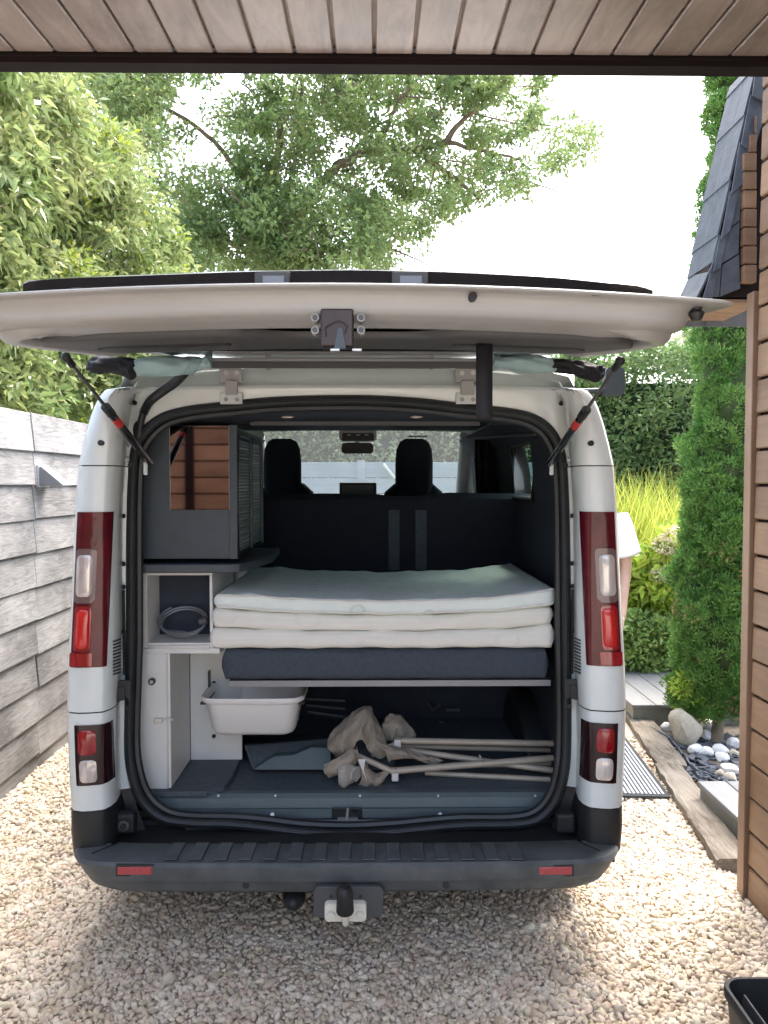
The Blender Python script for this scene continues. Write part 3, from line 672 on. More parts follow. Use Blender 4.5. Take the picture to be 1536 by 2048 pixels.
for side in (0, 1):
    def cc(y, f0, f1, n=8):
        xo = interp(y, RY, XO); a_ = xo + 1.5; b_ = xo + 72 if y < 1400 else xo + 86; return [lerp(a_, b_, lerp(f0, f1, i / n)) for i in range(n + 1)]
    tl = patch('tail_light', DRED, van, side, span(1023, 1328, 14), lambda y: cc(y, 0, 1, 12), .007)
    patch('red_band', REDL, tl, side, span(1300, 1326, 3), lambda y: cc(y, -.02, .62), .0095)
    patch('upper_lens', DRED, tl, side, span(1034, 1092, 4), lambda y: cc(y, .04, .56), .0095, rnd=8)
    patch('lens_frame', LFRAME, tl, side, span(1095, 1202, 6), lambda y: cc(y, .02, .58), .0095, rnd=8)
    patch('clear_lens', CLEARL, tl, side, span(1107, 1189, 6), lambda y: cc(y, .08, .52), .0125, rnd=9, dome=.006)
    patch('red_lens', REDL, tl, side, span(1208, 1296, 6), lambda y: cc(y, .06, .54), .0095, rnd=8)
    patch('bright_lens', BRED, tl, side, span(1214, 1290, 6), lambda y: cc(y, .14, .50), .0125, rnd=9, dome=.006)
    ll = patch('rear_lower_light', SMOKE, van, side, span(1442, 1560, 6), lambda y: cc(y, .10, 1.0, 12), .006)
    patch('red_lens', REDL, ll, side, span(1451, 1500, 4), lambda y: cc(y, .19, .58), .009, rnd=9, dome=.006)
    patch('clear_lens', CLEARL, ll, side, span(1510, 1554, 4), lambda y: cc(y, .20, .58), .009, rnd=9, dome=.006)
    # channel details
    sg = (lambda p: mir(p)) if side else (lambda p: Vector(p))
    for y in (1032, 1128, 1174, 1264):
        a_ = at(249, y, 2.862); MB().tube([sg(a_ + Vector((-.018, .004, 0))), sg(a_)], .0085, 10).build('plug', RUBBER, van); 
    for y0_, y1_ in ((1180, 1350),): MB().bb(sg(at(246, y1_, 2.872)), sg(at(250, y0_, 2.884))).build('channel_slot', BLACKP, van)
    for k in range(11):
        y = 1280 + k * 6.6; a_ = at(227, y + 3, 2.742); b_ = at(241, y - 2, 2.80); MB().tube([sg(a_), sg(b_)], .0028, 6).build('vent_slit', BLACKP, van)
    MB().hexa([sg(at(x, y, 2.80)) for x, y in ((226, 1372), (240, 1360), (262, 1360), (262, 1404), )], [sg(at(x, y, 2.89)) for x, y in ((226, 1372), (240, 1360), (262, 1360), (262, 1404))]).build('latch_block', BLACKP, van, bevel=.004)
    MB().hexa([sg(at(x, y, 2.795)) for x, y in ((226, 1374), (250, 1372), (250, 1400), (226, 1406), )], [sg(at(x, y, 2.86)) for x, y in ((226, 1374), (250, 1372), (250, 1400), (226, 1406))]).build('latch_block', BLACKP, van, bevel=.004)
    a_ = at(205, 886, 2.70); q = MB().cyl(sg(a_ + Vector((0, .01, 0))), sg(a_ + Vector((-.004, -.012, 0))), .010, 14).build('stud', RUBBER, van)
    for x, y in ((256, 1414), (262, 930), (270, 806)):
        a_ = at(x, y, 2.885); MB().cyl(sg(a_), sg(a_ + Vector((0, -.012, 0))), .009, 12).build('plug', RUBBER, van)
    for y in (892, 918): a_ = at(258, y, 2.872); MB().tube([sg(a_ + Vector((-.03, 0, 0))), sg(a_)], .008, 10).build('panel_boss', PAINT, van)

# ---- tailgate, raised
YN, YH = 1.58, 2.87; HW = .835; TX = at(676, 660, 1.85).x
def zb(u, Y):
    k = (Y - YN) / (YH - YN); return lerp(at(700, 568, YN).z, 2.195, k) - lerp(.034, .016, k) * (u / .83) ** 2
def trap(ins, n=40, r=.16):
    """outline loop of the gate (u,Y) shrunk by ins"""
    y0, y1 = YN + ins, YH - ins * .5; wn, wf = HW - ins, HW - .05 - ins
    pts = []; rr = max(.02, r - ins * .3); rn = .035 + min(.12, ins * 1.1)
    for cx, cy, a0, sx in ((wn - rn, y0 + rn, -90, 1), (wf - rr, y1 - rr, 0, 1), (-(wf - rr), y1 - rr, 90, -1), (-(wn - rn), y0 + rn, 180, -1)):
        r_ = rr if cx * sx == wf - rr else rn
        for k in range(7):
            a_ = R(a0 + 15 * k); pts.append((cx + r_ * math.cos(a_), cy + r_ * math.sin(a_)))
    # densify the long front edge
    out = []
    for i in range(len(pts)):
        a_ = pts[i]; b_ = pts[(i + 1) % len(pts)]; m = 26 if i == len(pts) - 1 else (8 if math.dist(a_, b_) > .3 else 1)
        for k in range(m): out.append((lerp(a_[0], b_[0], k / m), lerp(a_[1], b_[1], k / m)))
    return out
def ring(ins, drop): return [Vector((TX + u, Y, zb(u, Y) - drop * (1 - (.6 * max(0, (Y - 1.8) / .7) if drop > .03 else 0)))) for u, Y in trap(ins)]
tgrings = [ring(.50, -.035), ring(.30, -.03), ring(.10, -.018), ring(.03, -.008), ring(.004, -.003), ring(0, 0), ring(.001, .003), ring(.004, .0045), ring(.040, .0035), ring(.046, .006), ring(.050, .016), ring(.056, .036), ring(.063, .047), ring(.075, .053), ring(.12, .060), ring(.160, .066), ring(.168, .0675), ring(.178, .066), ring(.21, .060), ring(.35, .030), ring(.5, .022)]
gate = MB().loft(tgrings, closed=True); gate.f.append(tuple(range(len(tgrings[0])))); k = len(gate.v) - len(tgrings[0]); gate.f.append(tuple(range(k, len(gate.v))))
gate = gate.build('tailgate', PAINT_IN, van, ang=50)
# dark inner trim with central notch
TU = HW - .115
def trim_front(u):
    ya = YN + .195; f = interp(u, [-.27, -.22, -.15, -.10, .14, .19, .26, .31], [0, .02, .11, .135, .135, .11, .02, 0])
    e = max(0, (abs(u) - (TU - .10)) / .10); return ya + f + .11 * e ** 2.5
tcols = []
for u in np.linspace(-TU, TU, 81):
    y0_, y1_ = trim_front(u), 2.50 - .06 * max(0, (abs(u) - (TU - .10)) / .10) ** 2
    tcols.append([Vector((TX + u, Y, zb(u, Y) - dr_ * (1 - .55 * max(0, (Y - 1.8) / .7)) - .004)) for Y, dr_ in [(y0_, .055), (y0_ + .001, .066), (y0_ + .008, .073)] + [(lerp(y0_ + .02, y1_ - .01, k / 8), .075) for k in range(9)] + [(y1_, .066), (y1_, .05)]])
for s_ in (-1, 1):       # pressed side frames of the gate, wrapping the trim ends
    fp = smooth_path([(s_ * u, Y, 0) for u, Y in ((HW - .26, YN + .125), (HW - .16, YN + .135), (HW - .095, YN + .19), (HW - .078, YN + .30), (HW - .082, 2.15), (HW - .10, 2.42), (HW - .16, 2.54))], 6)
    fp = [Vector((TX + p.x, p.y, zb(p.x, p.y) - .048 * (1 - .55 * max(0, (p.y - 1.8) / .7)))) for p in fp]; k_ = len(fp)
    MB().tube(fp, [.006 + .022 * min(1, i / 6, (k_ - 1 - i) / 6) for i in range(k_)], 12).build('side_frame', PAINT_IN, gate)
tr = MB().loft(tcols).build('inner_trim', TRIMG, gate, ang=50)
for s_ in (-1, 1):
    MB().hexa([Vector((TX + s_ * a_, b_, zb(a_, b_) - .0665)) for a_, b_ in ((.30, 2.05), (.62, 2.05), (.66, 2.10), (.30, 2.10))], [Vector((TX + s_ * a_, b_, zb(a_, b_) - .058)) for a_, b_ in ((.30, 2.05), (.62, 2.05), (.66, 2.10), (.30, 2.10))]).build('grip_recess', BLACKP, gate, bevel=.002)
MB().hexa([Vector((TX + a_, b_, zb(a_, b_) - .035)) for a_, b_ in ((-.62, 2.47), (.62, 2.47), (.58, 2.80), (-.58, 2.80))], [Vector((TX + a_, b_, zb(a_, b_) - .02)) for a_, b_ in ((-.62, 2.47), (.62, 2.47), (.58, 2.80), (-.58, 2.80))]).build('rear_glass', GLOSSB, gate)
# plate-lamp strip on the outer skin
yst = 1.74
def strip_z(x): return interp(x, [48, 60, 120, 500, 700, 900, 1100, 1280, 1305], [566, 560, 555, 541, 538, 542, 552, 570, 580])
sx = [46, 50, 58, 80, 120] + list(range(160, 1260, 60)) + [1270, 1292, 1302, 1306]
MB().loft([[at(x, strip_z(x), yst), at(x, strip_z(x) + 2, yst - .012), at(x, 600, yst - .03), at(x, 604, yst + .06), at(x, strip_z(x) + 3, yst + .05)] for x in sx], closed=True, caps=True).build('plate_lamp_strip', GLOSSB, gate, ang=40)
for x in (545, 820):
    y_ = strip_z(x) + 18
    f_ = MB().bb(at(x - 36, y_ + 13, yst - .028), at(x + 36, y_ - 13, yst - .018)).build('plate_lamp', TRIMG, gate, bevel=.003)
    MB().bb(at(x - 20, y_ + 9, yst - .030), at(x + 24, y_ - 7, yst - .0275)).build('lamp_lens', LAMPG, f_, bevel=.003)
# lock on the inner edge
yl = 1.635; lk = MB().bb(at(641, 692, yl), at(708, 627, yl + .05)).build('tailgate_lock', BROWNL, gate, bevel=.005, seg=3)
MB().hexa([at(x, y, yl - .003) for x, y in ((668, 697), (676, 656), (684, 656), (692, 697))], [at(x, y, yl + .004) for x, y in ((668, 697), (676, 656), (684, 656), (692, 697))]).build('lock_mouth', GLOSSB, lk)
MB().tube([at(x, y, yl - .002) for x, y in ((652, 672), (650, 655), (660, 650), (672, 643), (684, 643), (694, 652), (690, 665))], .002, 6).build('lock_ridge', BROWNL, lk)
for x in (630, 722):
    for y in (635, 660):
        a_ = at(x, y, yl + .005); MB().cyl(a_ + Vector((0, .03, 0)), a_, .0085, 12).build('bolt', PAINT_IN, lk); MB().cyl(a_ , a_ + Vector((0, -.004, 0)), .006, 8).build('bolt', TRIMG, lk)
for x in (670, 714): a_ = at(x, 700, yl); MB().box(a_, (.02, .01, .005)).build('catch_tab', STEEL, lk, bevel=.001)
for x, y in ((152, 577), (403, 571), (1193, 590)): a_ = at(x, y, 1.60); MB().box(a_, (.018, .004, .004)).build('drain_slot', BLACKP, gate)
a_ = at(946, 592, 1.615); MB().cyl(a_ + Vector((0, .03, -.001)), a_, .009, 14).build('rubber_plug', BLACKP, gate)
MB().tube([at(1394, 608, 1.66), at(1393, 620, 1.66), at(1393, 627, 1.66), at(1393, 640, 1.66)], [.016, .010, .017, .011], 12).build('bump_stop', RUBBER, gate)
for x in (704, 738): a_ = at(x, 729, 2.72); MB().sphere(a_, .011).build('glass_clip', BLACKP, gate)
# pull strap
zs1 = 2.12; MB().loft([[at(x, y, Y) for x in (952, 985)] for y, Y in ((683, 2.02), (692, 2.0), (760, 1.99), (825, 2.0), (838, 2.003), (838, 2.011), (825, 2.016), (760, 2.004), (692, 2.012))]).build('pull_strap', BLKF, gate, solid=.003)
# gas struts
def strut(a_, b_, stk):
    a_, b_ = Vector(a_), Vector(b_); s_ = MB().tube([a_.lerp(b_, .42), a_.lerp(b_, .435), b_.lerp(a_, .02), b_], [.011, .0135, .0135, .008], 14).build('gas_strut', GLOSSB, van)
    MB().tube([a_, a_.lerp(b_, .44)], .0055, 10).build('rod', TRIMG, s_)
    MB().tube([a_.lerp(b_, .40), a_.lerp(b_, .47)], .0155, 14).build('collar', BLACKP, s_)
    MB().tube([a_.lerp(b_, .50), a_.lerp(b_, .57)], .0139, 14).build('warning_sticker', REDT, s_)
    MB().sphere(a_, .014).build('ball_joint', BLACKP, s_); MB().tube([a_, a_.lerp(b_, .06)], .011).build('socket', BLACKP, s_)
strut(at(132, 714, 2.22), at(302, 928, 2.88), 0); strut(at(1240, 722, 2.20), at(1097, 930, 2.88), 1)
for x, y in ((291, 937), (1103, 937)): a_ = at(x, y, 2.885); MB().box(a_, (.016, .01, .05)).build('strut_bracket', PAINT, van, bevel=.006)
# cable gaiter
gp = smooth_path([at(372, 742, 2.70), at(350, 765, 2.78), at(322, 785, 2.84), at(298, 805, 2.87), at(284, 835, 2.88), at(279, 868, 2.89)], 14); rr = []
for i in range(len(gp)): rr.append(.013 if i > 52 else (.0175 if (i // 1) % 2 == 0 else .0135))
gt = MB().tube(gp, rr, 12).build('cable_gaiter', RUBBER, van, ang=10)
MB().sphere(at(277, 862, 2.887), .03, sc=(.7, .35, 1.3)).build('grommet', RUBBER, gt)

# ---- interior lining
UI = .868
il, ir = MB(), MB()
for s_, mb in ((-1, il), (1, ir)):
    zz = [zf - .02, 1.62, 1.90, 2.03]; uu = [UI, UI, UI - .03, UI - .12]; yy = [2.93, 3.66, 4.22, 4.95, 5.75, 5.95]
    for i in range(5):
        for j in range(3):
            if j == 1 and ((yy[i] == 3.66 and s_ == 1) or yy[i] == 4.95): continue
            mb.add([(XC + s_ * uu[j], yy[i], zz[j]), (XC + s_ * uu[j], yy[i + 1], zz[j]), (XC + s_ * uu[j + 1], yy[i + 1], zz[j + 1]), (XC + s_ * uu[j + 1], yy[i], zz[j + 1])], [(0, 1, 2, 3)])
    mb.build('side_lining', INTER, van, smooth=False, solid=.006)
MB().add([(XC - .75, 2.95, 2.03), (XC + .75, 2.95, 2.03), (XC + .75, 5.0, 2.045), (XC - .75, 5.0, 2.045)], [(0, 1, 2, 3)]).build('ceiling_lining', INTER, van, solid=.01)
hl = MB().loft([[(XC + u, Y, z + .01 * (1 - (u / .76) ** 2)) for u in np.linspace(-.76, .76, 12)] for Y, z in ((4.9, 2.095), (5.0, 2.06), (5.5, 2.07), (5.93, 2.10))]).build('cab_headliner', HEADL, van, solid=.012)
# rear ceiling panel with two small lights and its pale front edge
hp = []
for x in list(range(300, 1110, 30)):
    ys = interp(x, [p[0] for p in stop], [p[1] for p in stop]); hp.append([at(x, ys + 6, 2.925), at(x, min(max(ys + 14, 832), 850), 3.02), at(x, 842 if 480 < x < 990 else 850, 3.05)])
MB().loft(hp).build('rear_header_trim', INTER, van, solid=.004)
a_, b_ = at(500, 851, 3.06), at(960, 841, 3.06); MB().bb((a_.x, 3.055, a_.z), (b_.x, 3.09, b_.z)).build('ceiling_panel_edge', TRIMG, van, bevel=.003)
for x in (575, 833):
    a_ = at(x, 834, 3.012); MB().sphere(a_, .025, sc=(1, .25, .22)).build('ceiling_light', CLEARL, van)
# A pillars, sun visor line, overhead console, mirror, dash
for s_ in (-1, 1): MB().tube([(XC + s_ * .80, 5.93, 2.07), (XC + s_ * .86, 6.85, 1.45)], .05, 10).build('windscreen_pillar', HEADL, van)
oc = MB().bb(at(678, 880, 5.6), at(753, 858, 5.85)).build('overhead_console', HEADL, van, bevel=.02, seg=3)
MB().bb(at(684, 881, 5.58), at(748, 867, 5.62)).build('console_panel', BLACKP, oc, bevel=.006)
for x in (698, 716, 733): MB().box(at(x, 870, 5.575), (.03, .008, .006)).build('console_button', HEADL, oc)
mr_ = MB().loft([[(p[0], Y, p[1]) for p in rrect(at(715, 896, 5.9).x, at(715, 896, 5.9).z, .245, .085, .03)] for Y in (5.88, 5.93)], closed=True, caps=True).build('rear_view_mirror', BLACKP, van, bevel=.008)
MB().tube([at(715, 885, 5.92), at(715, 872, 5.90)], .018).build('mirror_stem', BLACKP, mr_)
MB().bb((XC - .84, 6.05, .8), (XC + .84, 6.85, at(700, 990, 6.3).z)).build('dashboard', BLACKP, van, bevel=.05, seg=3)
a_ = at(716, 980, 6.02); sc_ = MB().box((a_.x, 6.02, a_.z - .02), (.29, .03, .16)).build('dash_screen', BLACKP, van, bevel=.008)
MB().box((a_.x, 6.003, a_.z - .02), (.25, .004, .12)).build('screen_glass', GLOSSB, sc_)
a_ = at(836, 873, 5.5); MB().box(a_, (.14, .03, .01)).build('visor_label', HEADL, van, bevel=.002)
# front seats
def pillow(cx, cy, cz, w_, d_, h_, r=.05, n=5):
    mb = MB(); rws = []
    for k, (t, s_) in enumerate(((0, .75), (.06, .92), (.2, 1), (.6, 1), (.82, .94), (.95, .76), (1, .5))):
        rws.append([(cx + (p[0]) * s_, cy + p[1] * (.7 + .3 * s_), cz - h_ / 2 + h_ * t) for p in rrect(0, 0, w_, d_, min(r, d_ * .45, w_ * .45), n)])
    return mb.loft(rws, closed=True, caps=True)
for xh, xa, xb in ((565, 505, 637), (828, 757, 898)):
    yst_ = 5.35; c1 = at(xh, 934, yst_); top = at(xh, 962, yst_)
    s0 = at(xa, 962, yst_); s1 = at(xb, 962, yst_)
    rws = []
    for t, k in ((0, 1), (.5, 1), (.8, .97), (.92, .82), (.98, .55), (1, .3)): rws.append([((s0.x + s1.x) / 2 + p[0] * k, yst_ + .05 + p[1], .75 + (top.z - .75) * t) for p in rrect(0, 0, abs(s1.x - s0.x), .16, .06)])
    seat = MB().loft(rws, closed=True, caps=True).build('front_seat', SEATF, van)
    pillow(c1.x, yst_, c1.z, at(603, 934, yst_).x - at(528, 934, yst_).x, .12, at(565, 882, yst_).z - at(565, 985, yst_).z + .03).build('headrest', SEATF, seat)
    for dx in (-.045, .045) if False else (-.06, .06): MB().cyl((c1.x + dx, yst_ + .02, top.z - .02), (c1.x + dx, yst_ + .02, c1.z), .008, 8).build('headrest_post', STEEL, seat)
# rear bench
yb0 = 4.15
a_, b_ = at(522, 1200, yb0), at(1096, 990, yb0)
tops = [(522, 992), (640, 987), (755, 988), (780, 992), (840, 992), (865, 988), (900, 985), (1080, 988), (1096, 998)]
bench = MB().loft([[(p.x, yb0, .75), (p.x, yb0 + .0, p.z - .03), (p.x, yb0 + .03, p.z), (p.x, yb0 + .12, p.z - .005), (p.x, yb0 + .14, p.z - .04), (p.x, yb0 + .18, .75)] for p in [at(x, y, yb0 + .03) for x, y in tops]], closed=True, caps=True).build('rear_bench_backrest', SEATF, van)
for x in (788, 842): MB().hexa([at(x - 11, 1140, yb0 - .006), at(x + 11, 1140, yb0 - .006), at(x + 11, 1020, yb0 - .006), at(x - 11, 1020, yb0 - .006)], [at(x - 11, 1140, yb0), at(x + 11, 1140, yb0), at(x + 11, 1020, yb0), at(x - 11, 1020, yb0)]).build('belt_strap', CUSH, bench)
for x0_, x1_ in ((620, 690), (900, 960)):
    pass
MB().bb((XC - .74, 4.3, zf), (XC + .80, 4.85, .98)).build('bench_base', INTER, van, bevel=.02)
for x in (930, 1000): MB().hexa([at(x, 1465, 4.0), at(x + 6, 1465, 4.0), at(x + 2, 1375, 4.0), at(x - 3, 1375, 4.0)], [at(x, 1465, 4.01), at(x + 6, 1465, 4.01), at(x + 2, 1375, 4.01), at(x - 3, 1375, 4.01)]).build('belt_strap', CUSH, van)
for i, pts in enumerate((((853, 1402), (866, 1420), (880, 1408)), ((893, 1420), (920, 1420)), ((878, 1440), (895, 1452), (925, 1454)))): MB().tube([at(x, y, 3.9) for x, y in pts], .008, 8).build('belt_buckle', TRIMG, van)
for i in range(3): MB().tube([at(610 + i * 3, 1398 + i * 13, 3.6), at(690, 1402 + i * 16, 3.6)], .006, 8).build('rail_tube', TRIMG, van)
MB().bb((XC - .76, 3.98, zf), (XC + .84, 4.02, .86)).build('bench_skirt', INTER, van, smooth=False)
# dark curtain bundle by the right window
cr_ = []
for i in range(25):
    t = i / 24; x = lerp(950, 1012, t); Y = 4.75 + .035 * math.sin(t * 30); cr_.append([at(x - 3 * math.sin(t * 9), 880, Y), at(x, 930, Y + .01), at(x + 4 * math.cos(t * 12), 1000, Y)])
MB().loft(cr_).build('curtain', BLKF, van, solid=.004)
MB().tube([at(935, 876, 4.7), at(1070, 868, 3.3)], .008, 8).build('curtain_rail', TRIMG, van)
# right window frame inside
MB().tube([(XC + UI - .012, Y, z) for Y, z in ((3.66, 1.62), (4.22, 1.62), (4.22, 1.90), (3.66, 1.90))], .016, 8, closed=True).build('window_trim', BLACKP, van)
# wheel-arch cover
wa = [(495, 1532), (560, 1500), (600, 1488), (745, 1486)]
MB().hexa([at(488, 1490, 3.30), at(505, 1540, 3.22), at(790, 1540, 3.22), at(790, 1466, 3.42)], [at(490, 1470, 3.9), at(505, 1535, 3.9), at(790, 1535, 3.9), at(790, 1466, 3.9)]).build('floor_box', FLOORM, van, bevel=.01)
fb = [(505, 1540), (548, 1512), (588, 1510), (622, 1494), (662, 1496), (662, 1540)]
q1 = [at(x, y, 3.19 + (1540 - y) * .0012) for x, y in fb]
mbq = MB(); n_ = len(q1); mbq.add(q1 + [p + Vector((0, .04, 0)) for p in q1], [tuple(range(n_)), tuple(range(n_, 2 * n_))] + [(i, (i + 1) % n_, n_ + (i + 1) % n_, n_ + i) for i in range(n_)]); mbq.build('cable_cover', SILL, van, smooth=False, bevel=.004)

# ---- fitted furniture on the left
YC = 3.0
def fb_(x, y, Y=YC): return at(x, y, Y)
def fbox(x0, y0, x1, y1, ya, yb): 
    a_ = at(x0, y1, ya); b_ = at(x1, y0, ya); return MB().bb((a_.x, ya, a_.z), (b_.x, yb, b_.z))
lk_ = at(475, 1118, YC); lt_ = at(475, 850, YC); XS_ = lk_.x; XI = XC - UI + .01
cab = MB().bb((XI, YC, lk_.z), (XS_ - .03, 3.67, lt_.z)).build('overhead_cabinet', CABD, van, bevel=.004)
MB().bb((XS_ - .0305, YC + .001, lk_.z), (XS_, YC + .022, lt_.z)).build('front_edge', CABD, cab)
m0, m1 = at(341, 1020, YC), at(458, 852, YC)
MB().bb((m0.x, YC - .0015, m0.z), (m1.x, YC + .004, m1.z)).build('mirror_panel', MIRR, cab, smooth=False)
MB().tube([(m0.x, YC - .002, m0.z), (m1.x, YC - .002, m0.z), (m1.x, YC - .002, m1.z), (m0.x, YC - .002, m1.z)], .0016, 6, closed=True).build('mirror_edge', EDGE, cab)
YM = (YC + .03 + 3.67) / 2
for ya, yb in ((YC + .03, YM - .01), (YM + .012, 3.655)):
    mb = MB(); n = 34
    for i in range(n):
        z0 = lerp(lk_.z + .02, lt_.z - .05, i / n); z1 = lerp(lk_.z + .02, lt_.z - .05, (i + 1) / n)
        sg_ = random.uniform(-.001, .001)
        mb.loft([[(XS_ - .014 + sg_, y, z0 + .001), (XS_ - .007, y, z0 + .0025), (XS_ - .005 + sg_, y, (z0 + z1) / 2), (XS_ - .007, y, z1 - .0015), (XS_ - .014, y, z1)] for y in (ya, (ya + yb) / 2 + .001, yb)])
    mb.build('tambour_door', TAMB, cab, ang=60)
    MB().tube([(XS_ - .002, yy_, zz_) for yy_, zz_ in ((ya - .006, lk_.z + .012), (yb + .002, lk_.z + .012), (yb + .002, lt_.z - .06), (yb - .02, lt_.z - .035), (ya + .015, lt_.z - .035), (ya - .006, lt_.z - .06))], .009, 8, closed=True).build('tambour_frame', CABD, cab)
# dark counter with rounded corner
zc0, zc1 = at(400, 1146, 2.96).z, at(400, 1128, 2.96).z
cnt = [(XI, 2.955), (at(455, 1130, 2.96).x, 2.955), (at(480, 1130, 2.97).x, 2.975), (at(500, 1130, 3.05).x, 3.05), (at(522, 1120, 3.2).x + .03, 3.35), (at(522, 1100, 3.5).x + .06, 3.70), (XI, 3.70)]
MB().loft([[(x, y, z) for x, y in cnt] for z in (zc0, zc1)], closed=True, caps=True).build('counter', CABD, van, bevel=.006, seg=3)
# white cubby
zc = zc0 - .002; zlow = at(300, 1296, YC).z
xl0 = XI; xo0, xo1 = at(294, 1200, YC).x, at(419, 1200, YC).x
cb_ = MB().bb((xl0, YC, zlow), (xo0, 3.45, zc)).build('cubby', CABW, van, bevel=.002)
MB().bb((xo0 + .0005, YC + .002, zc - .012), (xo1 + .012, 3.45, zc)).build('top_rail', CABW, cb_, bevel=.002)
MB().bb((xo1, YC + .002, zlow + .001), (xo1 + .011, 3.45, zc - .0125)).build('side_panel', CABW, cb_, bevel=.002)
MB().bb((xo0 + .0005, YC + .001, zlow), (xo1 + .03, 3.45, zlow + .02)).build('bottom_shelf', CABW, cb_, bevel=.002)
MB().bb((xo0 + .001, 3.17, zlow + .0205), (xo1 - .001, 3.19, zc - .0125)).build('dark_back', INTER, cb_, smooth=False)
MB().bb((xo0 + .002, YC - .006, zlow - .004), (xo1 - .0, YC + .0005, zlow + .012)).build('edge_strip', EDGE, cb_, bevel=.002)
# lower cabinet
zl0 = at(300, 1578, YC).z; xd = at(341, 1400, YC).x
MB().bb((xl0, YC - .004, zlow - .022), (at(440, 1300, YC).x, 3.5, zlow - .001)).build('worktop_edge', CABW, van, bevel=.002)
lc = MB().bb((xl0, YC, zl0), (xd - .012, 3.31, zlow - .0225)).build('lower_cabinet', CABW, van, bevel=.002)
MB().bb((xd - .0115, YC - .002, zl0 + .004), (xd, 3.31, zlow - .023)).build('side_panel', CABW, lc, bevel=.0015)
MB().bb((xd - .014, YC - .006, zl0 + .004), (xd - .009, YC - .0022, zlow - .023)).build('edge_strip', EDGE, lc)
a_ = at(305, 1362, YC); MB().cyl(a_, a_ + Vector((0, -.014, 0)), .0135, 18).build('push_knob', BROWNL, lc); MB().cyl(a_ + Vector((0, -.013, 0)), a_ + Vector((0, -.017, 0)), .007, 12).build('knob_centre', STEEL, lc)
MB().bb(at(308, 1447, YC - .012), at(326, 1435, YC)).build('latch_lever', STEEL, lc, bevel=.003); MB().tube([at(325, 1441, YC - .01), at(336, 1437, YC - .008), at(346, 1440, YC - .01)], .0035, 8).build('latch_hook', STEEL, lc)
MB().bb((xd + .0005, 3.32, zl0), (at(484, 1400, 3.33).x, 3.34, zlow - .03)).build('side_wall_panel', CABW, van, smooth=False)
for x, y in ((428, 1366), (428, 1472)): a_ = at(x, y, 3.318); MB().cyl(a_, a_ + Vector((0, -.004, 0)), .009, 14).build('screw_cap', RUBBER, van)
pl = [(xl0, 2.975), (at(412, 1580, 2.98).x, 2.975), (at(450, 1560, 3.05).x, 3.03), (at(466, 1520, 3.15).x, 3.12), (at(478, 1490, 3.3).x, 3.32), (xl0, 3.32)]
MB().loft([[(x, y, z) for x, y in pl] for z in (zf + .001, zl0 - .001)], closed=True, caps=True).build('plinth', FLOORM, van, bevel=.004)
# bed board the cushion rests on
zbb = at(700, 1372, 3.0).z; zbt = at(700, 1361, 3.0).z
bx0, bx1 = at(458, 1366, 3.0).x, at(1101, 1366, 3.0).x
bed = MB().bb((bx0, 3.0, zbb), (bx1, 4.0, zbt)).build('bed_board', TRIMG, van, smooth=False)
MB().bb((bx0, 2.996, zbb - .001), (bx1, 2.9995, zbt + .001)).build('edge_strip', LAMPG, bed, smooth=False)

# ============================================================ THINGS IN THE VAN
def slab(name, m, parent, x0, x1, ya, yb, zlo, zhi, r=.03, nx=90, top=None, bot=None, noise=.004, seed=0, ends=.022, bulge=.006):
    """soft block lofted along X with rounded section; top/bot give height offsets along x (0..1)"""
    rg = np.random.default_rng(seed); ph = rg.uniform(0, 6, 8); rws = []
    for i in range(nx + 1):
        t = i / nx; e = min(t, 1 - t) * (x1 - x0); k = 1 if e > ends else math.sqrt(max(0, 1 - (1 - e / ends) ** 2)) * .5 + .5
        if i in (0, nx): k = .45
        lo = zlo + (bot(t) if bot else 0); hi = zhi + (top(t) if top else 0); mid = (lo + hi) / 2; h = (hi - lo) * k
        n1 = noise * (math.sin(t * 23 + ph[0]) + .7 * math.sin(t * 41 + ph[1]) + .5 * math.sin(t * 77 + ph[2])); n2 = noise * (math.sin(t * 19 + ph[3]) + math.sin(t * 53 + ph[4]))
        y0_ = ya + (1 - k) * .03; y1_ = yb - (1 - k) * .03
        sec_ = []
        for (py, pz) in rrect(0, 0, y1_ - y0_, h, min(r, h * .48), 4):
            fr = max(0, -py / (y1_ - y0_) * 2 - .6) / .4
            sec_.append((x0 + (x1 - x0) * t, (y0_ + y1_) / 2 + py + (-bulge * math.cos(pz / h * 3) + n2) * fr, mid + pz + (n1 if pz > 0 else n2 * .4) * 1))
        rws.append(sec_)
    return MB().loft(rws, closed=True, caps=True).build(name, m, parent, ang=60)
cx0, cx1 = at(443, 1330, 2.99).x, at(1098, 1330, 2.99).x
cu = slab('bed_cushion', CUSH, None, cx0, cx1, 2.985, 3.95, at(700, 1361, 2.99).z + .003, at(700, 1299, 2.99).z, r=.022, noise=.0012, seed=3, ends=.006, bulge=.006)
tag(cu, 'dark grey upholstered bed cushion under the folded cream mattress', 'cushion')
mt = thing('folded_mattress', (XC, 3.4, at(700, 1299, 2.99).z), 'cream mattress folded in three on the dark bed cushion', 'mattress')
mx0, mx1 = at(418, 1280, 2.98).x, at(1111, 1260, 2.98).x
z3, z2, z1, z0 = (at(700, y, 2.98).z for y in (1298, 1264, 1231, 1199))
sagb = lambda t: .0
s1 = lambda t: .016 * (2 * t - 1) ** 2 + .012 * max(0, (t - .85) / .15)
s2 = lambda t: .028 * (2 * t - 1) ** 2 + .010 * max(0, (t - .85) / .15)
s3 = lambda t: .034 * (2 * t - 1) ** 2 - .01 * max(0, (.1 - t) / .1) + .012 * max(0, (t - .88) / .12) 
slab('mattress_fold', MATT2, mt, mx0, mx1, 2.98, 3.9, z3 + .001, z2, r=.019, top=s1, noise=.0022, seed=1)
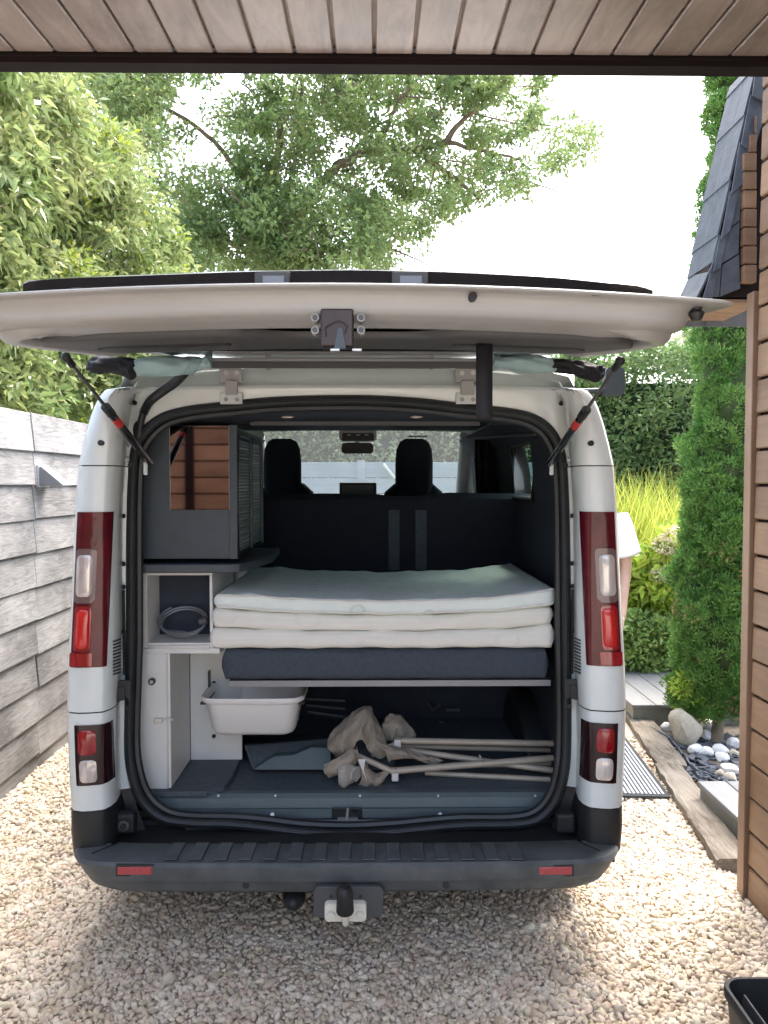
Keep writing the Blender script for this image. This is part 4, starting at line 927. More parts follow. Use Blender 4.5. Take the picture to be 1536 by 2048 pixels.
slab('mattress_fold', MATT2, mt, mx0 + .006, mx1 - .004, 2.985, 3.9, z2 + .001, z1, r=.019, top=s2, bot=s1, noise=.0022, seed=2)
slab('mattress_fold', MATT, mt, mx0 + .018, mx1 + .004, 2.975, 3.93, z1 + .002, z0, r=.011, top=s3, bot=s2, noise=.0025, seed=4)
for rr_, (s_, zz_, dz) in enumerate(((s3, z0, -.004), (s2, z1, .012))):
    MB().tube([(lerp(mx0 + .035, mx1 - .012, t), 2.966, zz_ + s_(t) + dz + .0015 * math.sin(t * 60)) for t in np.linspace(0, 1, 50)], .0036, 6).build('piping', MATT2 if rr_ else CABW, mt)
# washing-up basin
zr = at(500, 1402, 3.06).z; zbo = at(500, 1472, 3.10).z; cxb = (at(395, 1400, 3.06).x + at(607, 1400, 3.06).x) / 2; wr_ = at(607, 1400, 3.06).x - at(395, 1400, 3.06).x; cyb = 3.205; dr = .29
rws = []
for w_, d_, z, r_ in ((wr_ * .70, dr * .62, zbo, .04), (wr_ * .77, dr * .70, zbo + .006, .05), (wr_ * .81, dr * .76, zbo + .02, .055), (wr_ * .90, dr * .90, zr - .02, .06), (wr_ * .905, dr * .9, zr - .012, .06), (wr_ * .97, dr * .97, zr - .016, .07), (wr_ * .995, dr * .99, zr - .012, .07), (wr_, dr, zr, .07), (wr_ * .985, dr * .98, zr + .008, .07), (wr_ * .95, dr * .93, zr + .006, .06), (wr_ * .90, dr * .87, zr - .006, .06), (wr_ * .80, dr * .74, zbo + .018, .05), (wr_ * .70, dr * .62, zbo + .008, .04)):
    rws.append([(cxb + a_, cyb + b_, z) for a_, b_ in rrect(0, 0, w_, d_, r_, 6)])
bs = MB().loft(rws, closed=True, caps=True).build('wash_basin', BASIN, None, ang=50); tag(bs, 'white plastic washing-up basin hanging under the bed', 'basin')
for s_ in (-1, 1):
    xx = cxb + s_ * (wr_ * .47); MB().bb((xx - .012, 3.10, zr - .026), (xx + .012, 3.32, zr - .019)).build('basin_runner', BLACKP, bed); MB().bb((xx + s_ * .004, 3.24, zr - .026), (xx + s_ * .010, 3.27, max(zbb, zr + .05))).build('runner_hanger', BLACKP, bed)
# folded camping chair
ch = thing('folded_camping_chair', at(880, 1560, 3.12), 'folded beige fabric camping chair with steel poles on van floor', 'camping chair')
for (x0_, y0_, Y0_, x1_, y1_, Y1_, r_) in ((789, 1481, 3.20, 1106, 1487, 3.26, .0115), (798, 1492, 3.26, 1106, 1500, 3.32, .010), (812, 1500, 3.22, 1106, 1541, 3.14, .011), (784, 1542, 3.10, 1106, 1516, 3.16, .012), (850, 1546, 3.18, 1100, 1559, 3.12, .0095), (870, 1535, 3.28, 1106, 1528, 3.30, .010), (690, 1500, 3.16, 790, 1545, 3.10, .0105), (665, 1478, 3.2, 690, 1512, 3.17, .009), (745, 1510, 3.25, 795, 1486, 3.2, .010)):
    MB().cyl(at(x0_, y0_, Y0_), at(x1_, y1_, Y1_), r_ * 1.15, 12).build('pole', CHAIRP, ch)
for x, y, Y in ((795, 1486, 3.185), (790, 1553, 3.10)): MB().box(at(x, y, Y), (.028, .024, .034)).build('clip', CABW, ch, bevel=.004)
for x, y, Y in ((968, 1526, 3.118), (792, 1540, 3.085), (960, 1513, 3.16)): a_ = at(x, y, Y); MB().cyl(a_ + Vector((0, .02, 0)), a_ + Vector((0, -.004, 0)), .004, 8).build('rivet', STEEL, ch)
def cloth(name, m, rowsd, seed, amp=.006, nn=7, par=ch):
    rg = np.random.default_rng(seed); pls = [smooth_path([at(*p) for p in r_], nn) for r_ in rowsd]; n = min(len(p) for p in pls)
    cols_ = [smooth_path([pl_[j] for pl_ in pls], 5) for j in range(n)]
    k = len(cols_[0]); ph = rg.uniform(0, 6, 6); rws = []
    for i in range(k):
        rws.append([cols_[j][i] + Vector((amp * .5 * math.sin(j * .8 + i * .5 + ph[4]), amp * 2.2 * (abs(math.sin(j * .33 + i * .22 + ph[0])) - .6 + .7 * abs(math.sin(j * .27 - i * .41 + ph[1])) - .4), amp * (abs(math.sin(j * .4 + i * .5 + ph[2])) - .5))) for j in range(n)])
    o_ = MB().loft(rws).build(name, m, par, ang=32); crumple(o_, .05, .016, 1); k_ = o_.modifiers.new('s', 'SOLIDIFY'); k_.thickness = .0015; return o_
cloth('seat_fabric', CHAIRF, [[(655, 1480, 3.22), (690, 1440, 3.22), (735, 1411, 3.24), (752, 1440, 3.25), (770, 1478, 3.24)], [(660, 1498, 3.16), (690, 1470, 3.12), (728, 1430, 3.18), (750, 1470, 3.20), (775, 1500, 3.22)], [(672, 1512, 3.18), (700, 1500, 3.14), (722, 1480, 3.15), (735, 1500, 3.19), (760, 1520, 3.2)]], 1)
cloth('back_fabric', CHAIRF, [[(745, 1478, 3.15), (775, 1490, 3.13), (820, 1495, 3.16), (860, 1512, 3.16), (885, 1522, 3.17)], [(765, 1500, 3.11), (790, 1508, 3.09), (825, 1512, 3.12), (850, 1520, 3.14), (880, 1526, 3.16)], [(778, 1525, 3.12), (800, 1518, 3.12), (830, 1522, 3.14), (850, 1526, 3.15), (870, 1530, 3.16)]], 2, .005)
cloth('arm_fabric', CHAIRF, [[(648, 1532, 3.10), (670, 1520, 3.09), (700, 1502, 3.10), (715, 1497, 3.12)], [(650, 1546, 3.07), (675, 1535, 3.06), (700, 1518, 3.07), (716, 1508, 3.1)], [(658, 1556, 3.08), (680, 1548, 3.08), (706, 1528, 3.09), (722, 1518, 3.12)]], 3, .003)
cloth('side_fabric', CHAIRF, [[(712, 1510, 3.12), (730, 1528, 3.11), (752, 1548, 3.12), (780, 1538, 3.12)], [(722, 1545, 3.08), (738, 1555, 3.07), (752, 1562, 3.07), (772, 1552, 3.09)], [(716, 1574, 3.10), (735, 1574, 3.09), (752, 1572, 3.09), (762, 1571, 3.1)]], 4, .004)
cloth('loop_fabric', CHAIRF, [[(775, 1430, 3.34), (790, 1428, 3.34), (815, 1445, 3.34), (832, 1470, 3.34)], [(765, 1455, 3.30), (785, 1450, 3.29), (805, 1462, 3.3), (825, 1480, 3.31)], [(770, 1485, 3.3), (785, 1480, 3.3), (800, 1485, 3.3), (815, 1490, 3.3)]], 5, .006)
pc = at(692, 1548, 3.07)
rws = [[(pc.x - .03 + .075 * t + .02 * math.cos(a_) * t, 3.07 + .045 * math.cos(a_) * (.55 + .5 * math.sin(math.pi * min(1, t + .15))), pc.z + .05 * math.sin(a_) * (.55 + .5 * math.sin(math.pi * min(1, t + .15))) + .004 * math.sin(a_ * 5 + t * 7)) for a_ in np.linspace(0, 2 * math.pi, 22)[:-1]] for t in np.linspace(0, 1, 8)]
MB().loft(rws, closed=True, caps=True).build('mesh_pocket', MESHF, ch)
MB().hexa([at(x, y, 3.035) for x, y in ((716, 1519), (731, 1518), (727, 1540), (735, 1566))], [at(x, y, 3.038) for x, y in ((716, 1519), (731, 1518), (727, 1540), (735, 1566))]).build('care_label', CABW, ch)
# cable in the cubby
cp = []
for k in range(70):
    t = k / 69; a_ = t * 2 * math.pi * 2.2 + 2.2
    cp.append((at(366, 1238, 3.09).x + (.098 - .012 * t) * math.cos(a_), 3.095 + .05 * math.sin(a_ * 1.0), at(366, 1238, 3.09).z + .048 * math.sin(a_) - .02 * t))
cbl = thing('coiled_cable', at(368, 1262, 3.15), 'grey electric cable coiled inside the white cubby', 'cable')
MB().tube(smooth_path(cp, 2), .0042, 8).build('cord', LAMPG, cbl); MB().tube([at(398, 1244, 3.08), at(414, 1240, 3.08)], .016, 12).build('plug_body', TRIMG, cbl, bevel=.004)
MB().tube(smooth_path([at(335, 1262, 3.1), at(365, 1264, 3.06), at(388, 1268, 3.05), at(402, 1258, 3.07)], 5), .005, 8).build('cord_end', LAMPG, cbl)
# rolled screen hanging under the tailgate glass
sc = thing('rolled_screen', at(700, 715, 2.70), 'rolled teal and black fabric screen hanging under the raised tailgate', 'screen')
MB().bb(at(415, 722, 2.66), at(985, 717, 2.67)).build('rail', LAMPG, sc, bevel=.003)
MB().bb(at(418, 735, 2.68), at(985, 724, 2.70)).build('lower_rail', TRIMG, sc, bevel=.003)
def bundle(path, rad, m, name, seed, wr=.10):
    rg = np.random.default_rng(seed); ph = rg.uniform(0, 6, 6); pts = smooth_path([at(*p) for p in path], 8); k = len(pts); mb = MB(); rws = []
    rr_ = np.interp(np.linspace(0, 1, k), np.linspace(0, 1, len(rad)), rad)
    for i, p in enumerate(pts):
        rws.append([(p.x + .004 * math.sin(a_ * 3 + i), p.y + rr_[i] * (1 + wr * math.sin(3 * a_ + i * .35 + ph[0]) + wr * .7 * math.sin(5 * a_ - i * .5 + ph[1])) * math.cos(a_), p.z + .8 * rr_[i] * (1 + wr * math.sin(4 * a_ + i * .45 + ph[2])) * math.sin(a_)) for a_ in np.linspace(0, 2 * math.pi, 33)[:-1]])
    return mb.loft(rws, closed=True, caps=True).build(name, m, sc, ang=70)
bundle([(262, 742, 2.64), (280, 735, 2.64), (340, 732, 2.64), (380, 731, 2.65), (405, 726, 2.66), (422, 722, 2.66)], [.030, .040, .042, .038, .022, .034], TEAL, 'fabric_roll', 1, .08)
bundle([(178, 732, 2.62), (200, 730, 2.62), (235, 732, 2.62), (266, 738, 2.63), (280, 734, 2.64)], [.022, .036, .032, .042, .02], BLKF, 'fabric_end', 2, .2)
bundle([(985, 728, 2.66), (1000, 724, 2.66), (1040, 727, 2.65), (1090, 729, 2.64), (1128, 733, 2.64)], [.036, .022, .036, .034, .028], TEAL, 'fabric_roll', 3, .12)
bundle([(1105, 730, 2.62), (1140, 734, 2.62), (1170, 740, 2.62), (1195, 748, 2.62), (1206, 740, 2.62)], [.02, .030, .032, .036, .02], BLKF, 'fabric_end', 4, .22)

# ============================================================ PERSON beside the van
YP = 5.15
pr = thing('person', (at(1215, 1100, YP).x, YP, 0.0), 'person in a white t-shirt standing beyond the right side of the van', 'person')
sh = at(1236, 1036, YP); px_ = sh.x - .185; zs_ = sh.z
J = {'pel': (px_, YP, .95), 'wa': (px_, YP, 1.12), 'ch': (px_, YP + .01, zs_ - .14), 'nk': (px_, YP, zs_ + .06), 'hb': (px_, YP - .01, zs_ + .15), 'ht': (px_, YP - .01, zs_ + .27),
     'rs': (sh.x, YP, zs_ - .01), 're': (at(1258, 1130, YP).x - .02, YP + .0, at(1258, 1130, YP).z), 'rw': (at(1243, 1205, YP - .08).x, YP - .12, at(1243, 1205, YP - .08).z), 'rh': (at(1238, 1235, YP - .14).x, YP - .17, at(1238, 1235, YP - .1).z),
     'ls': (px_ - .185, YP, zs_ - .01), 'le': (px_ - .26, YP + .02, zs_ - .30), 'lw': (px_ - .25, YP - .12, zs_ - .54), 'lh': (px_ - .24, YP - .16, zs_ - .63),
     'rhip': (px_ + .09, YP, .90), 'rk': (px_ + .10, YP - .01, .50), 'ra': (px_ + .10, YP + .03, .09), 'rt': (px_ + .11, YP - .14, .035), 'lhip': (px_ - .09, YP, .90), 'lk': (px_ - .10, YP - .01, .50), 'la': (px_ - .10, YP + .03, .09), 'lt': (px_ - .11, YP - .14, .035)}
RD = {'pel': .13, 'wa': .125, 'ch': .135, 'nk': .055, 'hb': .085, 'ht': .08, 'rs': .06, 're': .042, 'rw': .028, 'rh': .036, 'ls': .06, 'le': .042, 'lw': .028, 'lh': .036, 'rhip': .085, 'rk': .058, 'ra': .04, 'rt': .04, 'lhip': .085, 'lk': .058, 'la': .04, 'lt': .04}
ED = [('pel', 'wa'), ('wa', 'ch'), ('ch', 'nk'), ('nk', 'hb'), ('hb', 'ht'), ('ch', 'rs'), ('rs', 're'), ('re', 'rw'), ('rw', 'rh'), ('ch', 'ls'), ('ls', 'le'), ('le', 'lw'), ('lw', 'lh'), ('pel', 'rhip'), ('rhip', 'rk'), ('rk', 'ra'), ('ra', 'rt'), ('pel', 'lhip'), ('lhip', 'lk'), ('lk', 'la'), ('la', 'lt')]
for s_ in 'rl':      # fingers
    h = Vector(J[s_ + 'h']); w_ = Vector(J[s_ + 'w']); d = (h - w_).normalized(); sdv = Vector((0, 1, 0)).cross(d).normalized()
    for q in range(5):
        o_ = (q - 1.5) * .02 if q < 4 else -.05
        b_ = h + Vector((0, 1, 0)) * o_ + d * (.03 if q < 4 else -.01); e_ = b_ + d * (.05 - abs(q - 1.2) * .006 if q < 4 else .035) + Vector((0, -.008, 0)); f_ = e_ + d * .022 + sdv * .012 * (1 if s_ == 'l' else -1)
        for nm, p_, r_ in (('b', b_, .010), ('e', e_, .009), ('f', f_, .008)): J[f'{s_}{q}{nm}'] = tuple(p_); RD[f'{s_}{q}{nm}'] = r_
        ED += [(s_ + 'h', f'{s_}{q}b'), (f'{s_}{q}b', f'{s_}{q}e'), (f'{s_}{q}e', f'{s_}{q}f')]
ks = list(J); me = bpy.data.meshes.new('body'); me.from_pydata([J[k] for k in ks], [(ks.index(a_), ks.index(b_)) for a_, b_ in ED], []); me.materials.append(SKIN)
bo_ = bpy.data.objects.new('body', me); COL.objects.link(bo_); adopt(bo_, pr)
sk = bo_.modifiers.new('skin', 'SKIN'); 
if not me.skin_vertices: 
    b = bmesh.new(); b.from_mesh(me); b.verts.layers.skin.verify(); b.to_mesh(me); b.free()
for k, d in zip(ks, me.skin_vertices[0].data): d.radius = (RD[k], RD[k]); d.use_root = (k == 'pel')
sk.use_smooth_shade = True; k = bo_.modifiers.new('sub', 'SUBSURF'); k.levels = 2; k.render_levels = 2
def ell(c, a_, b_, n=20): return [(c[0] + a_ * math.cos(t), c[1] + b_ * math.sin(t), c[2]) for t in np.linspace(0, 2 * math.pi, n + 1)[:-1]]
MB().loft([ell((px_, YP, z), a_, b_) for z, a_, b_ in ((.90, .20, .15), (1.1, .185, .145), (zs_ - .25, .20, .15), (zs_ - .08, .205, .14), (zs_ + .02, .17, .11), (zs_ + .07, .09, .08), (zs_ + .09, .07, .07))], closed=True).build('tshirt', SHIRT, pr, subd=1)
for s_ in 'rl':
    a_ = Vector(J[s_ + 's']); b_ = Vector(J[s_ + 'e']); hem = a_.lerp(b_, .80) + Vector(((.012 if s_ == 'r' else -.01), 0, 0)); rw_ = []
    ax = (hem - a_).normalized(); sd1 = ax.orthogonal().normalized(); sd2 = ax.cross(sd1)
    for t, r_ in ((-.15, .07), (.1, .085), (.5, .088), (1, .10)): rw_.append([a_.lerp(hem, t) + r_ * (math.cos(q) * sd1 + math.sin(q) * sd2) * (1 + .06 * math.sin(q * 3 + t * 3)) for q in np.linspace(0, 2 * math.pi, 21)[:-1]])
    MB().loft(rw_, closed=True).build('sleeve', SHIRT, pr, subd=1, solid=.004)
    h_ = Vector(J[s_ + 'hip']); k_ = Vector(J[s_ + 'k']); MB().loft([ell(h_ + Vector((0, 0, .06)), .115, .13), ell(h_.lerp(k_, .3), .105, .115), ell(h_.lerp(k_, .85), .09, .10)], closed=True).build('shorts_leg', DENIM, pr, solid=.004)
    an = Vector(J[s_ + 'a']); MB().loft([ell(an + Vector((0, -.06, -.055 + z)), a2, b2) for z, a2, b2 in ((-.03, .05, .13), (0, .052, .135), (.04, .045, .12), (.07, .035, .06))], closed=True, caps=True).build('shoe', SHIRT, pr)
hd = (px_, YP + .0, zs_ + .22); MB().sphere((hd[0], hd[1] + .015, hd[2] + .02), .108, 20, 14, (.86, .98, 1.08)).build('hair', HAIR, pr)
fc_ = Vector((px_, YP - .075, zs_ + .19)); MB().sphere(fc_, .075, 16, 12, (.92, .55, 1.25)).build('face', SKIN, pr)
MB().sphere(fc_ + Vector((0, -.045, -.005)), .015, 10, 8, (.8, 1, 1.4)).build('nose', SKIN, pr)
for s_ in (-1, 1): MB().sphere(fc_ + Vector((s_ * .03, -.036, .02)), .009).build('eye', GLOSSB, pr); MB().sphere((px_ + s_ * .09, YP - .01, zs_ + .19), .025, 10, 8, (.4, .7, 1.2)).build('ear', SKIN, pr)
MB().sphere(fc_ + Vector((0, -.036, -.045)), .018, 10, 6, (1.2, .4, .3)).build('mouth', REFLR, pr)

# ============================================================ GROUND THINGS ON THE RIGHT
# black bin, lower right corner
bc = (1.07, 1.78); zr_ = at(1500, 1958, 1.98).z
bxl = at(1466, 1990, 1.9).x
rw_ = []
W_, D_ = .44, .40; cx_ = bxl + W_ / 2; cy_ = 1.99 - D_ / 2
for k_, z in ((.80, .004), (.83, .01), (.97, zr_ - .03), (.975, zr_ - .028), (1.0, zr_ - .026), (1.0, zr_ - .003), (.99, zr_), (.955, zr_), (.945, zr_ - .006), (.80, .02)): rw_.append([(cx_ + a_, cy_ + b_, z) for a_, b_ in rrect(0, 0, W_ * k_, D_ * k_, .05 * k_, 5)])
bn = MB().loft(rw_, closed=True, caps=True).build('plastic_bin', BLACKP, None, ang=40); tag(bn, 'black open plastic bin at the bottom right corner', 'bin')
MB().box((cx_ - W_ * .40, cy_, zr_ - .10), (.006, D_ * .8, .16), Euler((0, R(7), 0)).to_matrix()).build('inner_rib', TRIMG, bn, bevel=.002)
# timber sleeper edging
s0 = atz(1434, 1744); s1_ = Vector((1.62, 4.25, 0)); ang_ = math.atan2(s1_.x - s0.x, s1_.y - s0.y)
def sleeper(p, L_, w_, h_, lab):
    mb = MB(); n = 18; rws = []
    for i in range(n + 1):
        t = i / n; y = L_ * t; j = lambda: random.uniform(-.006, .006)
        rws.append([(0 + j(), y, -.01), (0 + j(), y, h_ * .9 + j()), (.012, y, h_ + j()), (w_ * .5, y, h_ + j() * .8), (w_ - .01, y, h_ + j()), (w_ + j(), y, h_ * .9), (w_ + j(), y, -.01)])
    Rm = Matrix.Rotation(-ang_, 3, 'Z'); rws = [[Rm @ Vector(q) + p for q in r_] for r_ in rws]
    o_ = MB().loft(rws, closed=True, caps=True).build('timber_sleeper', SLEEP, None, ang=30); return tag(o_, lab, 'sleeper', 'timber edging along the driveway')
sleeper(s0, 1.15, .15, .062, 'weathered timber sleeper edging nearest the brown cladding wall')
sleeper(s0 + Vector((math.sin(ang_), math.cos(ang_), 0)) * 1.17 + Vector((.02, 0, 0)), 1.6, .17, .05, 'pale split timber sleeper beside the ribbed mat')
# ribbed mat
m_nr = atz(1341, 1600, .012); mat_ = thing('door_mat', m_nr, 'black and grey ribbed mat lying on the gravel beside van', 'mat')
mw, ml = .62, 1.15; mdir = Vector((math.sin(ang_ * .6), math.cos(ang_ * .6), 0)); mls = Vector((-mdir.y, mdir.x, 0))
def mp_(a_, b_, z): return m_nr + mls * a_ + mdir * b_ + Vector((0, 0, z))
MB().hexa([mp_(0, 0, .018), mp_(mw, 0, .018), mp_(mw, ml, .018), mp_(0, ml, .018)], [mp_(0, 0, .008), mp_(mw, 0, .008), mp_(mw, ml, .008), mp_(0, ml, .008)]).build('base', MATB, mat_, smooth=False)
rb = MB()
for i in range(26):
    a_ = .025 + i * (mw - .05) / 26; rb.hexa([mp_(a_, .02, .024), mp_(a_ + .0125, .02, .024), mp_(a_ + .0125, ml - .02, .024), mp_(a_, ml - .02, .024)], [mp_(a_, .02, .017), mp_(a_ + .0125, .02, .017), mp_(a_ + .0125, ml - .02, .017), mp_(a_, ml - .02, .017)])
rb.build('ribs', MATG, mat_, smooth=False)
# decks
def deck(x0, y0, x1, y1, h, bw, lab):
    d = thing('deck_step', (x0, y0, 0), lab, 'deck', 'grey decking steps')
    MB().bb((x0 + .012, y0 + .012, 0), (x1 - .01, y1 - .01, h - .026)).build('skirt', DECKS, d, smooth=False)
    n = max(1, round((x1 - x0) / bw)); w_ = (x1 - x0) / n; bmh = boxmesh('board', (w_ - .006, y1 - y0, .025), DECKW, .003)
    for i in range(n): piece('board', bmh, (x0 + w_ * (i + .5), (y0 + y1) / 2, h - .0125), d)
dk = atz(1264, 1410, .15); deck(dk.x, dk.y, dk.x + 2.2, dk.y + 1.1, .15, .175, 'grey board deck in front of the low green shrubs')
ns = atz(1475, 1637, .15); fs_ = atz(1395, 1562, .15); deck((ns.x + fs_.x) / 2, ns.y - .45, ns.x + .9, fs_.y, .15, .145, 'small grey deck step behind the brown wall corner')
# planting bed soil + slate edging + slate chips
bx = [(1.76, 4.05), (4.5, 4.05), (4.5, 5.35), (1.95, 5.35)]
so = MB().add([(x, y, .006) for x, y in bx], [(0, 1, 2, 3)]).build('planting_bed', SOIL, smooth=False); tag(so, kind='structure')
so2 = MB().add([(x, y, .004) for x, y in ((1.0, 5.6), (7, 5.6), (7, 14), (1.0, 14))], [(0, 1, 2, 3)]).build('garden_soil', SOIL, smooth=False); tag(so2, kind='structure')
ep = smooth_path([atz(x, y, .0) for x, y in ((1247, 1440), (1300, 1467), (1345, 1496), (1375, 1534), (1398, 1566))], 3)
ed = thing('bed_edging', ep[0], 'dark slate plates edging the rock bed beside the timber', 'edging')
for a_, b_ in zip(ep[:-1], ep[1:]):
    d = b_ - a_; MB().box((a_ + b_) / 2 + Vector((0, 0, .02)), (.012, d.length * 1.04, random.uniform(.05, .08)), Matrix.Rotation(-math.atan2(d.x, d.y) + random.uniform(-.06, .06), 3, 'Z') @ Matrix.Rotation(random.uniform(-.2, .2), 3, 'Y')).build('slate_plate', SLATE, ed, smooth=False, bevel=.002)
def rock(c_, sx_, sy_, sz_, m, name, lab, grp, seed, sub=3, rough=.16):
    rg = np.random.default_rng(seed); b = bmesh.new(); bmesh.ops.create_icosphere(b, subdivisions=sub, radius=1)
    dirs = unit(rg.normal(size=(9, 3))); am = rg.uniform(.55, .95, 9)
    for v in b.verts:
        p = np.array(v.co[:])
        for d, a_ in zip(dirs, am):
            q = p @ d
            if q > a_: p = p - d * (q - a_) * .85
        p = p * (1 + rough * .25 * math.sin(p[0] * 5 + seed) * math.sin(p[1] * 4.3 + p[2] * 3.7 + seed))
        v.co = (c_[0] + p[0] * sx_, c_[1] + p[1] * sy_, c_[2] + p[2] * sz_)
    me = bpy.data.meshes.new(name); b.to_mesh(me); b.free(); me.materials.append(m); me.polygons.foreach_set('use_smooth', [True] * len(me.polygons)); me.set_sharp_from_angle(angle=R(35))
    o_ = bpy.data.objects.new(name, me); COL.objects.link(o_); return tag(o_, lab, 'rock', grp)
def rpx(x, y, w_, h_, Y=None, **k):
    g_ = atz(x, y + h_ / 2, 0.0) if Y is None else at(x, y + h_ / 2, Y); s_ = g_.y / F; return g_, w_ * s_ / 2, h_ * s_ / 2
g_, a_, b_ = rpx(1370, 1452, 74, 76); rock((g_.x, g_.y, b_ * .9), a_ * 1.05, a_ * .8, b_ * 1.15, ROCKB, 'rock', 'large beige boulder beside the conifer trunk', None, 11, rough=.3)
rk = [(1340, 1432, 30, 30, 'white stone left of the large beige boulder'), (1333, 1452, 24, 20, 'small white stone at the deck corner by the boulder'), (1392, 1497, 34, 28, 'white stone in front of the large beige boulder'), (1412, 1502, 30, 26, 'white stone between boulder and conifer trunk foot'), (1418, 1448, 34, 26, 'pale stone behind the conifer trunk'), (1415, 1470, 30, 30, 'white stone left of the conifer trunk'), (1441, 1497, 34, 28, 'grey white stone in front of the conifer trunk'), (1466, 1485, 28, 28, 'pale stone right of the conifer trunk against the wall'), (1443, 1512, 36, 18, 'flat white stone below the conifer trunk'), (1470, 1506, 24, 24, 'cream stone touching the wall corner post'), (1460, 1535, 44, 30, 'broad pale stone behind the small deck step'), (1438, 1546, 22, 26, 'cream stone at the left back of small deck step'), (1462, 1553, 32, 22, 'rounded cream stone just behind the small deck step')]
for i, (x, y, w_, h_, lab) in enumerate(rk):
    g_, a_, b_ = rpx(x, y, w_, h_); rock((g_.x, g_.y, b_ * .75), a_ * 1.02, a_ * .85, b_ * 1.05, ROCKW if i not in (9, 11, 12) else ROCKB, 'rock', lab, 'stones in the rock bed', 20 + i)
mb = MB()
for i in range(260):
    x, y = random.uniform(1310, 1480), random.uniform(1470, 1560)
    if y > 1478 + (x - 1310) * 1.0 + 14: continue
    p = atz(x, y, random.uniform(.01, .03)); mb.box(p, (random.uniform(.03, .09), random.uniform(.02, .06), .007), Euler((random.uniform(-.4, .4), random.uniform(-.4, .4), random.uniform(0, 3))).to_matrix())
so3 = mb.build('slate_chips', SLATE, smooth=False); tag(so3, 'loose dark slate chips between the white stones', 'slate chips', kind='stuff')
P = []; 
for i in range(700):
    x, y = random.uniform(1270, 1430), random.uniform(1440, 1600); yy = 1440 + (x - 1250) * .85
    if abs(y - yy - 18) > 34: continue
    P.append(atz(x, y, .012)[:])
P = np.array(P); D = unit(np.column_stack([rng.normal(size=(len(P), 2)), rng.uniform(0, .4, len(P))])); V, Fc = leaves(P, D, rng.uniform(.02, .05, len(P)), rng.uniform(.008, .02, len(P)))
dl = np_mesh('dry_leaves', V, Fc, mat('dry_leaf', (.30, .17, .08), .8, island=.4)); tag(dl, 'fallen dry brown leaves along the bed edging', 'leaves', kind='stuff')

# ---- far fence seen through the windscreen
YFN = 9.6
fn = thing('board_fence', (0, YFN, 0), 'blue grey horizontal board fence beyond the windscreen', 'fence')
zt_ = at(760, 924, YFN).z; fbm = boxmesh('board', (3.2, .03, .19), FENCG, .004)
for c_ in range(4):
    for r_ in range(10): piece('board', fbm, (-5.0 + 3.22 * c_ - .02, YFN + .0, zt_ - .10 - r_ * .196), fn)
for c_ in range(5): MB().bb((-6.66 + 3.22 * c_, YFN - .05, 0), (-6.56 + 3.22 * c_, YFN + .05, zt_ + .02)).build('post', FENCG, fn, smooth=False)
MB().tube([at(766, 928, YFN - .06), at(790, 957, YFN - .06)], .02, 8).build('stay_bar', HEADL, fn)

# ============================================================ PLANTS
def tree(name, loc, lab, cat_, grp=None): return thing(name, loc, lab, cat_, grp)
# oak
YO = 13.0
oak = tree('oak_tree', at(560, 1180, YO) * 1 and Vector((at(560, 900, YO).x, YO, 0)), 'tall spreading oak with visible limbs behind the van', 'tree')
def limb(pts, r0, r1, name='limb', m=BARK, par=oak, n=8):
    p = smooth_path([at(*q) for q in pts], 6); k = len(p)
    p = [v + Vector((random.gauss(0, 1), random.gauss(0, 1), random.gauss(0, 1))) * r0 * .12 for v in p]
    return MB().tube(p, [lerp(r0, r1, (i / (k - 1)) ** .8) for i in range(k)], n).build(name, m, par)
MB().tube(smooth_path([(at(560, 900, YO).x, YO, 0), at(552, 700, YO), at(545, 540, YO), at(545, 470, YO)], 6), [lerp(.42, .26, i / 18) for i in range(19)], 12).build('trunk', BARK, oak)
for L_ in ([(545, 480, 13), (530, 400, 13), (553, 320, 13), (560, 255, 12.9), (540, 190, 12.8), (532, 100, 12.8)], [(548, 470, 13), (575, 380, 13.1), (595, 300, 13), (603, 220, 13), (600, 100, 13.1)], [(548, 490, 13), (600, 420, 12.9), (645, 365, 12.8), (690, 322, 12.6), (740, 303, 12.5), (830, 300, 12.4), (890, 288, 12.3), (960, 300, 12.2), (1040, 320, 12.1)], [(740, 303, 12.5), (770, 260, 12.4), (800, 200, 12.3), (850, 140, 12.2)], [(890, 288, 12.3), (930, 235, 12.2), (1000, 200, 12.1)], [(530, 400, 13), (470, 330, 12.8), (400, 260, 12.6), (300, 200, 12.3), (200, 170, 12)], [(545, 520, 13), (450, 480, 12.7), (400, 440, 12.5), (360, 380, 12.3)], [(830, 300, 12.4), (900, 350, 12.3), (960, 400, 12.2)], [(650, 360, 12.8), (740, 400, 12.6), (820, 430, 12.5)]):
    limb(L_, .115 if len(L_) > 5 else .06, .018)
OP = [(150, 140), (200, 90), (500, 40), (900, 40), (1090, 90), (1110, 160), (1090, 240), (1110, 250), (1175, 250), (1180, 300), (1130, 350), (1080, 330), (1040, 380), (980, 400), (930, 430), (880, 420), (840, 470), (800, 530), (330, 540), (300, 420), (230, 260)]
holes = [((300, 330), 60), ((360, 260), 50), ((415, 300), 40), ((660, 290), 34), ((420, 205), 45), ((640, 250), 25), ((1000, 300), 20), ((720, 360), 28), ((600, 170), 25), ((480, 160), 30), ((690, 450), 24), ((870, 370), 28), ((340, 400), 40), ((790, 400), 30)]
C = []; rad = []
for x, y in poly_pts(OP, 620):
    hit = any((x - h[0][0]) ** 2 + (y - h[0][1]) ** 2 < (h[1] * 1.05) ** 2 for h in holes)
    if hit and random.random() < .8: continue
    if x > 820 and random.random() < .2: continue
    Y = random.uniform(11.3, 14.6); C.append(at(x, y, Y)[:]); rad.append(random.uniform(.14, .40) * (.85 if x > 900 else 1))
